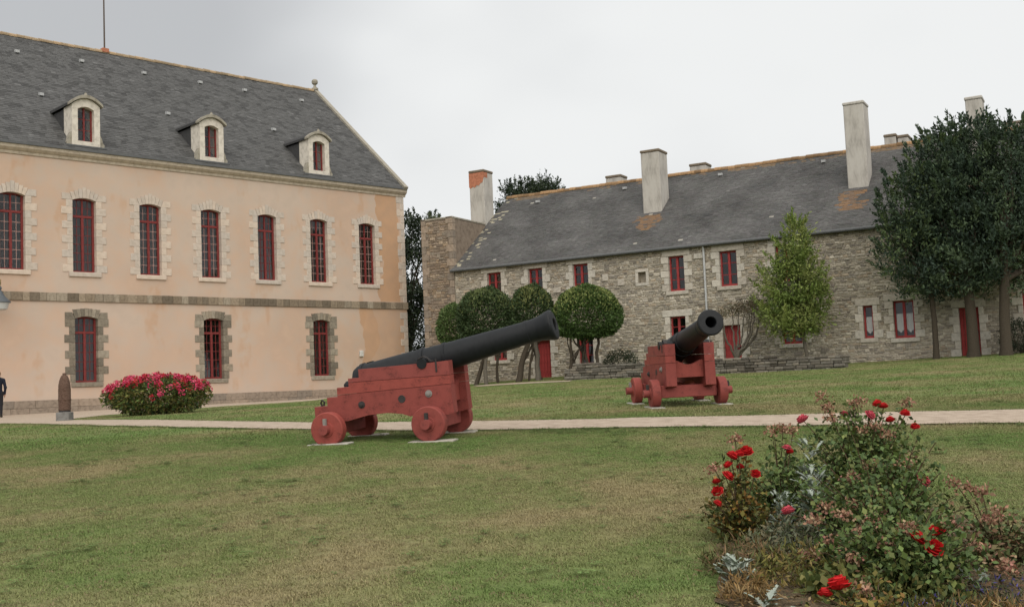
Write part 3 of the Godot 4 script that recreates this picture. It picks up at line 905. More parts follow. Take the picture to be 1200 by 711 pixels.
func stone_house() -> void:
	var X0 := -20.45
	var X1 := 14.0
	var EAVE := 5.68
	var t := thing("stone_house", "long low rubble-stone house with red windows, grey slate roof and tall chimneys", "house", Vector3(15.03, 2.0, -47.0), deg_to_rad(-28.78))
	var wins := [[-18.12, 3.95, 5.38, 0.8, 0], [-15.77, 3.95, 5.38, 0.8, 0], [-13.3, 3.95, 5.38, 0.82, 0], [-8.4, 3.68, 5.3, 0.76, 0], [-5.92, 3.71, 5.3, 0.8, 0], [-3.35, 3.71, 5.3, 0.8, 0], [-17.95, 0.95, 2.2, 0.8, 0], [-13.2, 0.5, 1.9, 0.8, 0], [-8.47, 1.1, 2.5, 0.76, 0], [-3.2, 0.95, 2.4, 0.85, 0], [0.05, 1.0, 2.38, 0.4, 1], [1.5, 0.93, 2.49, 0.82, 1], [6.45, 1.35, 2.6, 0.8, 0], [9.6, 1.2, 2.6, 0.8, 0]]
	var doors := [[-15.5, -0.2, 1.8, 0.8, 0.0], [-5.94, -0.1, 1.93, 0.82, 0.0], [4.02, 0.0, 2.02, 0.76, 0.0]]
	var holes := []
	var cut := []
	for w in wins:
		holes.append(Rect2(w[0] - w[3] / 2 - 0.04, w[1] - 0.04, w[3] + 0.08, w[2] - w[1] + 0.08))
		cut.append(Rect2(w[0] - w[3] / 2 - 0.21, w[1] - 0.17, w[3] + 0.42, w[2] - w[1] + 0.46))
	for d in doors:
		holes.append(Rect2(d[0] - d[3] / 2 - 0.04, d[1] - 0.6, d[3] + 0.08, d[2] - d[1] + 0.64))
		cut.append(Rect2(d[0] - d[3] / 2 - 0.21, d[1] - 0.6, d[3] + 0.42, d[2] - d[1] + 0.9))
	holes.append(Rect2(-10.32, 4.2, 0.4, 0.5))
	cut.append(Rect2(-10.46, 4.06, 0.68, 0.78))
	var uv := func(p: Vector3) -> Vector2: return Vector2(p.x, p.y)
	part("wall", holed_wall(X0, X1, -0.8, EAVE, holes, 0.4, uv), M.mortar, t, Vector3(0, 0, -0.02))
	var tones := [Color(0.45, 0.415, 0.36), Color(0.39, 0.36, 0.32), Color(0.49, 0.45, 0.39), Color(0.33, 0.305, 0.27), Color(0.52, 0.48, 0.42), Color(0.41, 0.345, 0.275), Color(0.27, 0.245, 0.22), Color(0.37, 0.345, 0.31), Color(0.56, 0.52, 0.46)]
	part("rubble_stones", rubble_face(X0 + 0.02, X1, -0.7, EAVE, cut, tones, 0.7), M.rubble, t, Vector3.ZERO, true)
	# closed behind
	var g := MB.new()
	g.prism(PackedVector2Array([Vector2(0, -0.8), Vector2(12.2, -0.8), Vector2(12.2, 5.68), Vector2(6.1, 10.15), Vector2(0, 5.68)]), -0.4, 0.0)
	for x in [X0 + 0.42, X1]:
		var ge := part("gable_wall", g.mesh(), M.mortar, t, Vector3(x - 0.004, 0, -0.024))
		ge.rotation.y = PI / 2
	part("rear_wall", bar(Vector3(X0 + 0.43, -0.8, -12.2), Vector3(X1 - 0.42, 5.6, -11.8)), M.mortar, t)
	part("upper_floor", bar(Vector3(X0 + 0.43, 2.85, -11.79), Vector3(X1 - 0.42, 3.1, -0.43)), M.inside, t)
	part("partition", bar(Vector3(X0 + 0.43, -0.5, -4.2), Vector3(X1 - 0.42, 5.6, -4.0)), M.inside, t)
	for w in wins:
		stone_surround(t, w[0], w[1], w[2], w[3])
		house_window(t, w[0], w[1], w[2], w[3], w[4] == 1)
	for d in doors:
		stone_surround(t, d[0], d[1], d[2], d[3], false)
		house_door(t, d[0], d[1], d[2], d[3], d[4])
		part("doorstep", block(Vector3(d[3] + 0.5, 0.2, 0.6), 0.02), pick(M.house_stone), t, Vector3(d[0], d[1] - 0.1, 0.12))
	var ni := node("niche_surround", t)
	part("stone", block(Vector3(0.14, 0.5, 0.3)), M.house_stone[4], ni, Vector3(-10.39, 4.45, -0.12)); part("stone", block(Vector3(0.14, 0.5, 0.3)), M.house_stone[3], ni, Vector3(-9.85, 4.45, -0.12))
	part("stone", block(Vector3(0.68, 0.14, 0.3)), M.house_stone[4], ni, Vector3(-10.12, 4.775, -0.12)); part("stone", block(Vector3(0.68, 0.14, 0.3)), M.house_stone[2], ni, Vector3(-10.12, 4.125, -0.12))
	part("niche_back", bar(Vector3(-10.33, 4.19, -0.35), Vector3(-9.91, 4.71, -0.3)), M.mortar, t)
	for p in [[-12.0, 4.6, 0.3, 0.34], [-6.9, 4.7, 0.3, 0.3], [-7.3, 5.2, 0.45, 0.25], [-11.2, 4.3, 0.34, 0.3], [-14.6, 4.2, 0.4, 0.25]]:
		part("large_stone", block(Vector3(p[2], p[3], 0.12), 0.02), pick(M.house_stone), t, Vector3(p[0], p[1], -0.005))
	part("stone_bench", block(Vector3(0.95, 0.5, 0.5), 0.03), M.house_stone[1], t, Vector3(-6.75, 0.1, 0.5))
	# roof
	var rf := node("roof", t)
	var mott := FastNoiseLite.new()
	mott.seed = 19; mott.frequency = 0.35; mott.fractal_octaves = 4
	var tone := func(x: float, v: float) -> Color:
		var n := mott.get_noise_2d(x, v)
		var l := 0.098 + 0.045 * n + rnd(-0.012, 0.012)
		if rng.randf() < 0.02: l *= 1.25
		var c := Color(l * 1.02, l, l * 0.985)
		# orange lichen under the chimneys and near the ridge
		for q in [-10.5, -0.55, 4.5]:
			if v > 1.6 and v < 3.5 and absf(x - q + 0.1) < 0.75 - 0.2 * absf(v - 2.7) and n > -0.3 and rng.randf() < 0.8: c = c.lerp(Color(0.23, 0.135, 0.07), rnd(0.45, 1.0))
		if v > 7.15 and n + rnd(-0.25, 0.25) > 0.05: c = c.lerp(Color(0.25, 0.16, 0.08), rnd(0.2, 0.8))
		if x < X0 + 0.7 and rng.randf() < 0.12: c = Color(0.4, 0.37, 0.28)
		if rng.randf() < 0.0012: c = Color(0.36, 0.34, 0.3)
		return c
	part("slates", slate_field(X0 - 0.08, X1, Vector2(5.72, 0.2), Vector2(10.25, -6.1), 0.22, 0.13, tone), M.slate, rf, Vector3.ZERO, true)
	part("rear_slates", slate_field(X0, X1, Vector2(5.7, -12.4), Vector2(10.22, -6.1), 0.5, 0.4, tone), M.slate, rf, Vector3.ZERO, true)
	var rx := X0 - 0.05
	while rx < X1:
		part("ridge_tile", ridge_tile(), pick(M.ridge), rf, Vector3(rx, 10.26 + rnd(-0.015, 0.015), -6.1))
		rx += 0.36
	var gt := MB.new()
	gt.tube([Vector3(X0 - 0.1, 5.66, 0.24), Vector3(X1, 5.66, 0.24)], [0.075, 0.075], 10)
	part("gutter", gt.mesh(), M.lead, t)
	var dp := MB.new()
	dp.tube([Vector3(-7.02, 5.64, 0.2), Vector3(-7.02, 5.45, 0.1), Vector3(-7.02, 5.3, 0.09), Vector3(-7.02, -0.2, 0.09)], [0.05, 0.05, 0.05, 0.05], 10)
	part("downpipe", dp.mesh(), M.zinc, t)
	chimney(t, -11.02, -10.05, 2.85, 4.0, 6.6, 10.95, M.chimney_cap)
	chimney(t, -1.0, -0.1, 2.85, 3.95, 6.6, 11.75, M.chimney)
	chimney(t, 4.18, 4.85, 2.85, 3.9, 6.6, 11.15, M.chimney)
	chimney(t, 5.4, 6.1, 7.4, 8.4, 7.5, 10.75, M.chimney_cap)
	for x in [-15.05, -10.15]: chimney(t, x, x + 0.9, 7.6, 8.5, 7.5, 10.9, M.chimney_cap)
	chimney(t, -0.1, 0.45, 7.6, 8.5, 7.5, 11.0, M.chimney_cap)
	chimney(t, 0.5, 1.0, 7.7, 8.6, 7.5, 10.9, M.chimney_cap)
	chimney(t, 7.4, 9.4, 7.6, 8.5, 7.5, 10.75, M.chimney_cap)
	for p in [[-13.0, 9.73], [-7.78, 9.79], [-2.6, 9.75], [-18.1, 9.6]]:
		var zz: float = 0.2 - (p[1] - 5.72) * 6.3 / 4.53
		var vb := MB.new()
		vb.prism(PackedVector2Array([Vector2(-0.2, 0), Vector2(0.1, 0), Vector2(0.1, 0.12), Vector2(-0.06, 0.15)]), -0.09, 0.09)
		var ve := part("roof_vent", vb.mesh(), M.zinc, rf, Vector3(p[0], p[1], zz + 0.03))
		ve.rotation.y = -PI / 2

func stone_tower() -> void:
	var t := thing("stone_tower", "square flat-topped stone tower with tall chimney at the slate house's end", "tower", Vector3(15.03, 2.0, -47.0) + Basis(Vector3.UP, deg_to_rad(-28.78)) * Vector3(-21.44, 0, -0.01), deg_to_rad(-28.78))
	var hw := 0.96
	var b := MB.new()
	b.box(Vector3(-hw, -0.8, -3.4), Vector3(hw, 8.42, -0.02))
	part("core", b.mesh(), M.tower_render, t)
	var tones := [Color(0.33, 0.26, 0.205), Color(0.29, 0.235, 0.19), Color(0.37, 0.30, 0.235), Color(0.25, 0.205, 0.17), Color(0.34, 0.26, 0.19), Color(0.3, 0.26, 0.22)]
	part("front_stones", rubble_face(-hw + 0.25, hw - 0.3, -0.7, 8.4, [], tones, 0.9), M.rubble, t, Vector3.ZERO, true)
	var y := -0.7
	var k := 0
	while y < 8.35:
		for s in [-1, 1]:
			var w := (0.42 if (k + (1 if s > 0 else 0)) % 2 else 0.27)
			part("quoin", block(Vector3(w, 0.36, 0.3), 0.015), pick(M.plinth_stone), t, Vector3(s * (hw - w / 2 + 0.012), y + 0.18, -0.12))
		y += 0.37
		k += 1
	part("top_slab", block(Vector3(2 * hw + 0.06, 0.1, 3.46), 0.02), M.coping, t, Vector3(0, 8.48, -1.7))
	chimney(t, 0.0, 0.92, 3.5, 4.5, -0.8, 11.4, M.chimney_cap)
	var p := MB.new()
	p.prism(PackedVector2Array([Vector2(-0.012, 10.62), Vector2(0.1, 10.55), Vector2(0.22, 10.63), Vector2(0.36, 10.58), Vector2(0.47, 10.7), Vector2(0.62, 10.66), Vector2(0.7, 10.78), Vector2(0.84, 10.82), Vector2(0.9, 11.0), Vector2(0.932, 11.15), Vector2(0.932, 11.39), Vector2(-0.012, 11.39)]), -3.9, -3.486)
	part("bare_brick", p.mesh(), M.brick, t)
	# self-sown shrub on top
	var lf := MB.new()
	for i in 260:
		var q := Vector3(-hw + 0.45 + rnd(-0.4, 0.4), 8.52 + absf(rng.randfn(0, 0.14)), -0.35 + rnd(-0.3, 0.25))
		lf.leaf(q, (rdir() + Vector3.UP * 0.8).normalized(), rdir(), rnd(0.07, 0.2), 0.035, Color(0.055, 0.07, 0.03) * rnd(0.7, 1.4))
	part("weeds", lf.mesh(), M.leaf, t, Vector3.ZERO, true)

func low_wall() -> void:
	var a := Vector2(2.19, 47.5)
	var e := Vector2(12.46, 41.5)
	var len := a.distance_to(e)
	var turn := atan2(-(a.y - e.y), e.x - a.x)
	var t := thing("low_stone_wall", "low dry-stone wall of dark flat stones across the far lawn", "stone wall", Vector3(a.x, 1.74, -a.y), turn)
	var hearts := MB.new()
	hearts.box(Vector3(0.05, -0.5, -0.2), Vector3(len - 0.05, 0.42, 0.12))
	part("core", hearts.mesh(), mat(lin(0.15, 0.135, 0.115), 0.98), t)
	var y := -0.2
	var row := 0
	while y < 0.72:
		var h := rnd(0.09, 0.14)
		var x := -rnd(0, 0.15)
		while x < len:
			var w := rnd(0.22, 0.5)
			var e2 := minf(x + w, len)
			var limit := lerpf(0.7, 0.52, x / len)
			if e2 - x > 0.1 and y + h < limit + 0.05 and x > -0.06:
				var o := part("stone", block(Vector3(snappedf(e2 - x - 0.012, 0.03), snappedf(h - 0.006, 0.02), 0.5), 0.022), pick(M.dry_stone), t, Vector3((x + e2) / 2, y + h / 2, -0.04 + rnd(-0.03, 0.03)))
				o.rotation = Vector3(rnd(-0.03, 0.03), rnd(-0.05, 0.05), rnd(-0.03, 0.03))
			x = e2 if e2 < len else len + 1
		y += h
		row += 1


# ---------------------------------------------------------------- cannons
func cannon(label: String, at: Vector3, heading: float, nose := 0.0, elevation := 12.6) -> Node3D:     # +x is where it points; origin on the ground between the axles
	var t := thing("cannon", label, "cannon", at, heading, "old naval cannons on red wooden carriages")
	# stand on the slope
	var fx := Vector3(cos(heading), 0, -sin(heading))
	var fz := Vector3(sin(heading), 0, cos(heading))
	var hx := (height_at(at.x + fx.x * 0.75, -(at.z + fx.z * 0.75)) - height_at(at.x - fx.x * 0.75, -(at.z - fx.z * 0.75))) / 1.5
	var hz := (height_at(at.x + fz.x * 0.6, -(at.z + fz.z * 0.6)) - height_at(at.x - fz.x * 0.6, -(at.z - fz.z * 0.6))) / 1.2
	var bx := (fx + Vector3.UP * hx).normalized()
	var bz := (fz + Vector3.UP * hz)
	var by := bz.cross(bx).normalized()
	t.basis = Basis(bx, by, bx.cross(by).normalized()) * Basis(Vector3.BACK, deg_to_rad(nose))
	var y1 := func(x: float) -> float: return 0.70 + (x + 0.65) * 0.033
	var y2 := func(x: float) -> float: return 0.866 + (x + 0.33) * 0.01
	for s in [-1, 1]:
		var ck := node("cheek", t, Vector3(0, 0, s * 0.34))
		var a := MB.new()
		a.prism(PackedVector2Array([Vector2(-1.01, 0.33), Vector2(-0.5, 0.33), Vector2(-0.35, 0.365), Vector2(-0.2, 0.395), Vector2(0.085, 0.41), Vector2(0.3, 0.385), Vector2(0.42, 0.345), Vector2(0.95, 0.335), Vector2(1.055, 0.36), Vector2(1.035, y1.call(1.03) - 0.003), Vector2(-0.65, y1.call(-0.65) - 0.003), Vector2(-0.65, 0.67), Vector2(-0.81, 0.67), Vector2(-0.81, 0.55), Vector2(-1.01, 0.55)]), -0.09, 0.09)
		part("plank", a.mesh(), M.carriage[0], ck)
		var b := MB.new()
		b.prism(PackedVector2Array([Vector2(-0.65, y1.call(-0.65) + 0.003), Vector2(1.035, y1.call(1.03) + 0.003), Vector2(1.03, y2.call(1.03) - 0.003), Vector2(-0.47, y2.call(-0.47) - 0.003), Vector2(-0.47, 0.8), Vector2(-0.65, 0.8)]), -0.088, 0.088)
		part("plank", b.mesh(), M.carriage[2], ck)
		var c := MB.new()
		var notch := PackedVector2Array([Vector2(-0.47, y2.call(-0.47) + 0.003), Vector2(1.03, y2.call(1.03) + 0.003), Vector2(1.022, 1.078)])
		for i in 9: notch.append(Vector2(0.635 + 0.075 * cos(PI * i / 8.0), 1.06 - 0.075 * sin(PI * i / 8.0)))
		for p in [Vector2(-0.307, 1.04), Vector2(-0.307, 0.92), Vector2(-0.47, 0.92)]: notch.append(p)
		c.prism(notch, -0.09, 0.09)
		part("plank", c.mesh(), M.carriage[1], ck)
		var face: float = 0.09 * s
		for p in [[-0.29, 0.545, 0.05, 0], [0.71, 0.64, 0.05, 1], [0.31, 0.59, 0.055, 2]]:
			var d := MB.new()
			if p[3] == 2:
				d.lathe([Vector2(0.002, 0.055), Vector2(0.006, 0.05), Vector2(0.004, 0.036), Vector2(0.003, 0.0)], Vector3(0, 0, s), Vector3(p[0], p[1], face), 16)  # dark disc on the cheek face, painting the shade inside a hole
			else:
				d.lathe([Vector2(-0.01, p[2]), Vector2(0.012, p[2]), Vector2(0.014, p[2] * 0.6), Vector2(0.035, p[2] * 0.55), Vector2(0.04, 0)], Vector3(0, 0, s), Vector3(p[0], p[1], face), 14)
			part("hole_shade_disc" if p[3] == 2 else "bolt", d.mesh(), M.pale_metal if p[3] == 1 and s > 0 else M.bolt, ck)
		var st := MB.new()
		st.box(Vector3(0.835, 0.93, face - 0.004 if s > 0 else face - 0.012), Vector3(0.855, 1.11, face + 0.012 if s > 0 else face + 0.004))
		part("iron_pin", st.mesh(), M.bolt, ck)
		var cs := MB.new()
		cs.prism(PackedVector2Array([Vector2(0.50, 1.071), Vector2(0.545, 1.071), Vector2(0.56, 1.115), Vector2(0.635, 1.145), Vector2(0.71, 1.115), Vector2(0.725, 1.079), Vector2(0.78, 1.081), Vector2(0.78, 1.096), Vector2(0.73, 1.1), Vector2(0.69, 1.14), Vector2(0.635, 1.16), Vector2(0.58, 1.14), Vector2(0.54, 1.09), Vector2(0.50, 1.088)]), -0.03, 0.03)
		part("cap_square", cs.mesh(), M.bolt, ck)
		var rg := MB.new()
		rg.tube([Vector3(-0.93, 0.54, 0), Vector3(-0.95, 0.6, 0), Vector3(-0.92, 0.64, 0.02), Vector3(-0.88, 0.61, 0.03), Vector3(-0.9, 0.56, 0.02)], [0.014, 0.014, 0.014, 0.014, 0.014], 6)
		part("ring_bolt", rg.mesh(), M.bolt, ck)
	for x in [0.745, -0.745]:
		var ax := node("axle", t, Vector3(x, 0.24, 0))
		part("axle_tree", block(Vector3(0.22, 0.21, 0.98), 0.012), M.carriage[3], ax, Vector3(0, 0.02, 0))
		var rod := MB.new()
		rod.tube([Vector3(0, 0, -0.78), Vector3(0, 0, 0.78)], [0.068, 0.068], 16)
		part("axle_arm", rod.mesh(), M.carriage[1], ax)
	for x in [0.745, -0.745]:
		for s in [-1, 1]:
			var w := node("wheel", t, Vector3(x, 0.24, s * 0.585))
			var d := MB.new()
			var r := 0.24
			d.lathe([Vector2(-0.075, 0.06), Vector2(-0.075, r - 0.012), Vector2(-0.063, r), Vector2(0.063, r), Vector2(0.075, r - 0.012), Vector2(0.075, 0.105), Vector2(0.09, 0.1), Vector2(0.09, 0.06)], Vector3(0, 0, s), Vector3.ZERO, 36)
			part("disc", d.mesh(), M.carriage[(0 if x > 0 else 2)], w)
			var pn := MB.new()
			pn.box(Vector3(-0.022, 0.05, s * 0.125 - 0.03), Vector3(0.022, 0.155, s * 0.125 + 0.012))
			part("linch_pin", pn.mesh(), M.pale_metal if x < 0 and s > 0 else M.bolt, w)
	var tr := MB.new()
	var arc := PackedVector2Array([Vector2(-0.25, 0.5), Vector2(0.25, 0.5), Vector2(0.25, 0.79)])
	for i in 9: arc.append(Vector2(0.21 - 0.42 * i / 8.0, 0.79 - 0.075 * sin(PI * i / 8.0)))
	arc.append(Vector2(-0.25, 0.79))
	tr.prism(arc, -0.06, 0.06)
	var tn := part("transom", tr.mesh(), M.carriage[2], t, Vector3(0.88, 0, 0))
	tn.rotation.y = PI / 2
	part("bed", block(Vector3(1.3, 0.09, 0.24), 0.012), M.carriage[3], t, Vector3(-0.2, 0.5, 0)).rotation.z = 0.06
	var qn := MB.new()
	qn.prism(PackedVector2Array([Vector2(-0.85, 0.535), Vector2(-0.25, 0.555), Vector2(-0.25, 0.58), Vector2(-0.85, 0.66)]), -0.11, 0.11)
	part("quoin_wedge", qn.mesh(), M.carriage[1], t)
	# the gun
	var gun := node("barrel", t, Vector3(0.635, 1.075, 0))
	gun.rotation.z = deg_to_rad(elevation)
	var p := MB.new()
	p.lathe([Vector2(-1.38, 0), Vector2(-1.37, 0.05), Vector2(-1.33, 0.075), Vector2(-1.28, 0.07), Vector2(-1.25, 0.045), Vector2(-1.215, 0.06), Vector2(-1.19, 0.14), Vector2(-1.15, 0.205), Vector2(-1.09, 0.235), Vector2(-1.045, 0.24), Vector2(-1.04, 0.255), Vector2(-0.99, 0.258), Vector2(-0.985, 0.243), Vector2(-0.93, 0.236), Vector2(-0.5, 0.226), Vector2(-0.12, 0.214), Vector2(-0.115, 0.224), Vector2(-0.06, 0.224), Vector2(-0.055, 0.206), Vector2(0.1, 0.2), Vector2(0.22, 0.194), Vector2(0.225, 0.203), Vector2(0.265, 0.203), Vector2(0.27, 0.192), Vector2(0.8, 0.177), Vector2(1.45, 0.157), Vector2(1.452, 0.164), Vector2(1.49, 0.164), Vector2(1.495, 0.157), Vector2(1.62, 0.165), Vector2(1.72, 0.186), Vector2(1.79, 0.207), Vector2(1.825, 0.212), Vector2(1.85, 0.206), Vector2(1.86, 0.19), Vector2(1.865, 0.095), Vector2(1.855, 0.087), Vector2(1.2, 0.087), Vector2(1.2, 0.0)], Vector3.RIGHT, Vector3.ZERO, 56)
	part("tube", p.mesh(), M.iron, gun)
	var tru := MB.new()
	tru.tube([Vector3(0, -0.02, -0.445), Vector3(0, -0.02, 0.445)], [0.07, 0.07], 20)
	part("trunnions", tru.mesh(), M.iron, gun)
	part("vent_patch", block(Vector3(0.1, 0.02, 0.06), 0.006), M.iron, gun, Vector3(-0.9, 0.238, 0))
	return t

func place_slabs(c: Node3D, label: String, group: String) -> void:
	for q in [[0.78, 0.6, 0.66, 0.24], [-0.72, 0.62, 0.62, 0.22], [0.72, -0.6, 0.62, 0.24], [-0.66, -0.6, 0.6, 0.22]]:
		var at: Vector3 = c.transform * Vector3(q[0], 0, q[1])
		var b := MB.new()
		b.bevel_box(Vector3(-q[2] / 2, -0.04, -q[3] / 2), Vector3(q[2] / 2, 0.0, q[3] / 2), 0.01)
		var o := part("wheel_slab", b.mesh(), pick(M.slab), self, Vector3(at.x, maxf(at.y, height_at(at.x, -at.z) + 0.02), at.z))
		o.basis = c.basis
		tag(o, label, "slab", group)


# ---------------------------------------------------------------- plants
func clumpy(b: MB, blobs: Array, clumps: int, per: int, clump_r: float, leaf_l: float, leaf_w: float, cols: Array, lean: Vector3, hollow := 0.35) -> void:
	var total := 0.0
	for q in blobs: total += q[1].x * q[1].y * q[1].z
	for q in blobs:
		var share := int(ceil(clumps * q[1].x * q[1].y * q[1].z / total))
		for i in share:
			var r := pow(rnd(hollow * hollow * hollow, 1.0), 1 / 3.0)
			var at: Vector3 = q[0] + rdir() * r * q[1]
			var cr := clump_r * rnd(0.6, 1.3)
			var col: Color = pick(cols) * rnd(0.8, 1.2)
			for k in per:
				var p := at + Vector3(rng.randfn(0, 0.5), rng.randfn(0, 0.42), rng.randfn(0, 0.5)) * cr
				b.leaf(p, (rdir() + lean).normalized(), rdir(), leaf_l * rnd(0.6, 1.3), leaf_w * rnd(0.7, 1.2), col * rnd(0.75, 1.25))

func limb(b: MB, a: Vector3, e: Vector3, r0: float, r1: float, wobble := 0.08, sides := 7) -> void:
	var pts := []
	var rad := []
	var n := 6
	var len := a.distance_to(e)
	for i in n + 1:
		var u := i / float(n)
		var w := sin(PI * u) * wobble * len
		pts.append(a.lerp(e, u) + Vector3(rnd(-w, w), rnd(-w, w) * 0.4, rnd(-w, w)))
		rad.append(lerpf(r0, r1, u))
	b.tube(pts, rad, sides)

func big_tree(called: String, label: String, base: Vector3, blobs: Array, trunk_r: float, bark: Material, cols: Array, clumps: int, per: int, clump_r: float, leaf_l: float, leaf_w: float, lean: Vector3, group := "", hollow := 0.35, sprays := 40) -> Node3D:
	var t := thing(called, label, "tree", base, 0.0, group)
	var tr := MB.new()
	var low: Vector3 = blobs[0][0] - base
	var fork := Vector3(low.x * 0.2, low.y - blobs[0][1].y * 0.55, low.z * 0.2)
	tr.tube([Vector3(0, -0.25, 0), Vector3(0, 0.05, 0), Vector3(0.02, 0.3, 0), fork * 0.5 + Vector3(rnd(-0.05, 0.05), 0, rnd(-0.05, 0.05)), fork], [trunk_r * 1.5, trunk_r * 1.3, trunk_r * 1.08, trunk_r * 0.95, trunk_r * 0.85], 12)
	part("trunk", tr.mesh(), bark, t)
	var li := MB.new()
	for q in blobs:
		for i in 4:
			limb(li, fork - Vector3(0, 0.15, 0), q[0] - base + rdir() * q[1] * 0.6, trunk_r * 0.5, 0.02, 0.05)
	part("limbs", li.mesh(), bark, t)
	var cr := MB.new()
	var own := []
	for q in blobs: own.append([q[0] - base, q[1]])
	clumpy(cr, own, clumps, per, clump_r, leaf_l, leaf_w, cols, lean, hollow)
	for i in sprays:      # feathery shoots standing out of the crown
		var q: Array = own[rng.randi() % own.size()]
		var d := rdir()
		if d.y < -0.4: d.y = -d.y
		var at: Vector3 = q[0] + d * q[1] * rnd(0.9, 1.05)
		var dir := (d * 0.7 + Vector3.UP * rnd(0.3, 1.3) + rdir() * 0.3).normalized()
		var len := rnd(0.3, 0.8)
		var col: Color = pick(cols) * rnd(0.9, 1.3)
		for k in 34:
			var u := rng.randf()
			cr.leaf(at + dir * len * u + rdir() * 0.07 * (1.1 - u), (dir + rdir() * 0.7).normalized(), rdir(), leaf_l * rnd(0.6, 1.1), leaf_w, col * rnd(0.8, 1.2))
	part("crown", cr.mesh(), M.leaf, t, Vector3.ZERO, true)
	return t

func clipped_tree(label: String, base: Vector3, centre: Vector3, r: Vector3, stems: Array, cols: Array, shoots: Color, shoot_n: int) -> void:
	var t := thing("clipped_tree", label, "tree", base, 0.0, "round clipped trees before the stone house")
	var c := centre - base
	for s in stems:      # each stem: foot x, foot d offset, radius, pale
		var b := MB.new()
		var top := c + Vector3(rnd(-0.5, 0.5) * r.x, -0.25 * r.y, rnd(-0.4, 0.4) * r.z)
		if absf(s[3]) > 0.5: top = Vector3(s[0], c.y - 0.3 * r.y, s[1])
		limb(b, Vector3(s[0], -0.2, s[1]), top, s[2], s[2] * 0.55, 0.03 if s[3] > 0.5 else 0.045)
		if s[3] < 0.5:
			limb(b, Vector3(s[0], -0.2, s[1]).lerp(top, 0.4), c + Vector3(rnd(-0.8, 0.8) * r.x, -0.3 * r.y, rnd(-0.5, 0.5) * r.z), s[2] * 0.55, s[2] * 0.3, 0.04)
		part("stem", b.mesh(), M.bark_pale if s[3] > 0.5 else M.bark, t)
	var cr := MB.new()
	var n := int(12500 * r.x * r.y / 1.3)
	for i in n:
		var d := rdir()
		var k := pow(rnd(0.25, 1.0), 1 / 3.0)
		if rng.randf() < 0.55: k = rnd(0.9, 1.0)
		var wob := 1.0 + 0.07 * sin(d.x * 7 + c.x * 3) * cos(d.y * 6 + d.z * 5) + 0.04 * sin(d.z * 13 + d.y * 11 + c.y * 9)
		var flat := d
		if flat.y < -0.5: flat.y = -0.5 - (flat.y + 0.5) * -0.35
		var p := c + flat * r * k * wob
		b_leaf(cr, p, (d + rdir() * 0.9 + Vector3.UP * 0.2).normalized(), rnd(0.08, 0.15), pick(cols))
	for i in shoot_n:
		var a := rng.randf() * TAU
		var q := sqrt(rng.randf())
		var x := cos(a) * q
		var z := sin(a) * q
		var p := c + Vector3(x, sqrt(maxf(0.0, 1 - x * x - z * z)) * 0.97, z) * r
		b_leaf(cr, p, (Vector3.UP + rdir() * 0.5).normalized(), rnd(0.06, 0.15), shoots)
	part("crown", cr.mesh(), M.leaf, t, Vector3.ZERO, true)

func b_leaf(b: MB, p: Vector3, d: Vector3, l: float, col: Color) -> void:
	b.leaf(p, d, rdir(), l, l * 0.5, col * rnd(0.7, 1.3))

func bush(called: String, label: String, base: Vector3, r: Vector3, n: int, cols: Array, leaf_l: float) -> Node3D:
	var t := thing(called, label, "bush", base)
	var st := MB.new()
	for i in 9: limb(st, Vector3(rnd(-0.1, 0.1), -0.1, rnd(-0.1, 0.1)), Vector3(rnd(-0.6, 0.6) * r.x, r.y * rnd(0.7, 1.4), rnd(-0.6, 0.6) * r.z), 0.025, 0.008)
	part("stems", st.mesh(), M.bark, t)
	var b := MB.new()
	for i in n:
		var d := rdir()
		var k := pow(rnd(0.1, 1.0), 1 / 3.0)
		var p := Vector3(0, r.y * 0.98, 0) + d * r * k * (1.0 + 0.08 * sin(d.x * 9) * cos(d.z * 8))
		if p.y < 0.03: p.y = rnd(0.03, 0.2)
		b_leaf(b, p, (d + rdir()).normalized(), leaf_l * rnd(0.6, 1.3), pick(cols))
	part("foliage", b.mesh(), M.leaf, t, Vector3.ZERO, true)
	return t

func hydrangea() -> void:
	var at := on_ground(-10.0, 31.0)
	var r := Vector3(1.45, 0.53, 1.0)
	var t := bush("hydrangea_bush", "wide hydrangea bush covered in crimson pink flower heads beside the gravel path", at, r, 9000, [Color(0.085, 0.12, 0.03), Color(0.13, 0.14, 0.035), Color(0.05, 0.085, 0.03), Color(0.15, 0.12, 0.04)], 0.1)
	var f := MB.new()
	var cols := [Color(0.50, 0.03, 0.085), Color(0.55, 0.05, 0.13), Color(0.42, 0.02, 0.045), Color(0.58, 0.10, 0.17), Color(0.38, 0.035, 0.035)]
	for i in 250:
		var d := rdir()
		if d.y < -0.15: d.y = -d.y
		if d.y < 0.3 and rng.randf() < 0.72: continue
		if d.x < -0.1 and d.y < 0.5 and rng.randf() < 0.5: continue
		var p := Vector3(0, r.y, 0) + d * r * rnd(0.97, 1.08)
		var col: Color = pick(cols)
		var hr := rnd(0.06, 0.11)
		for k in 26:
			var e := rdir()
			if e.dot(d) < -0.3: e = -e
			f.leaf(p + e * hr * 0.8, (e + rdir()).normalized(), e, 0.05, 0.045, col * rnd(0.75, 1.3))
	part("flower_heads", f.mesh(), M.petal, t, Vector3.ZERO, true)

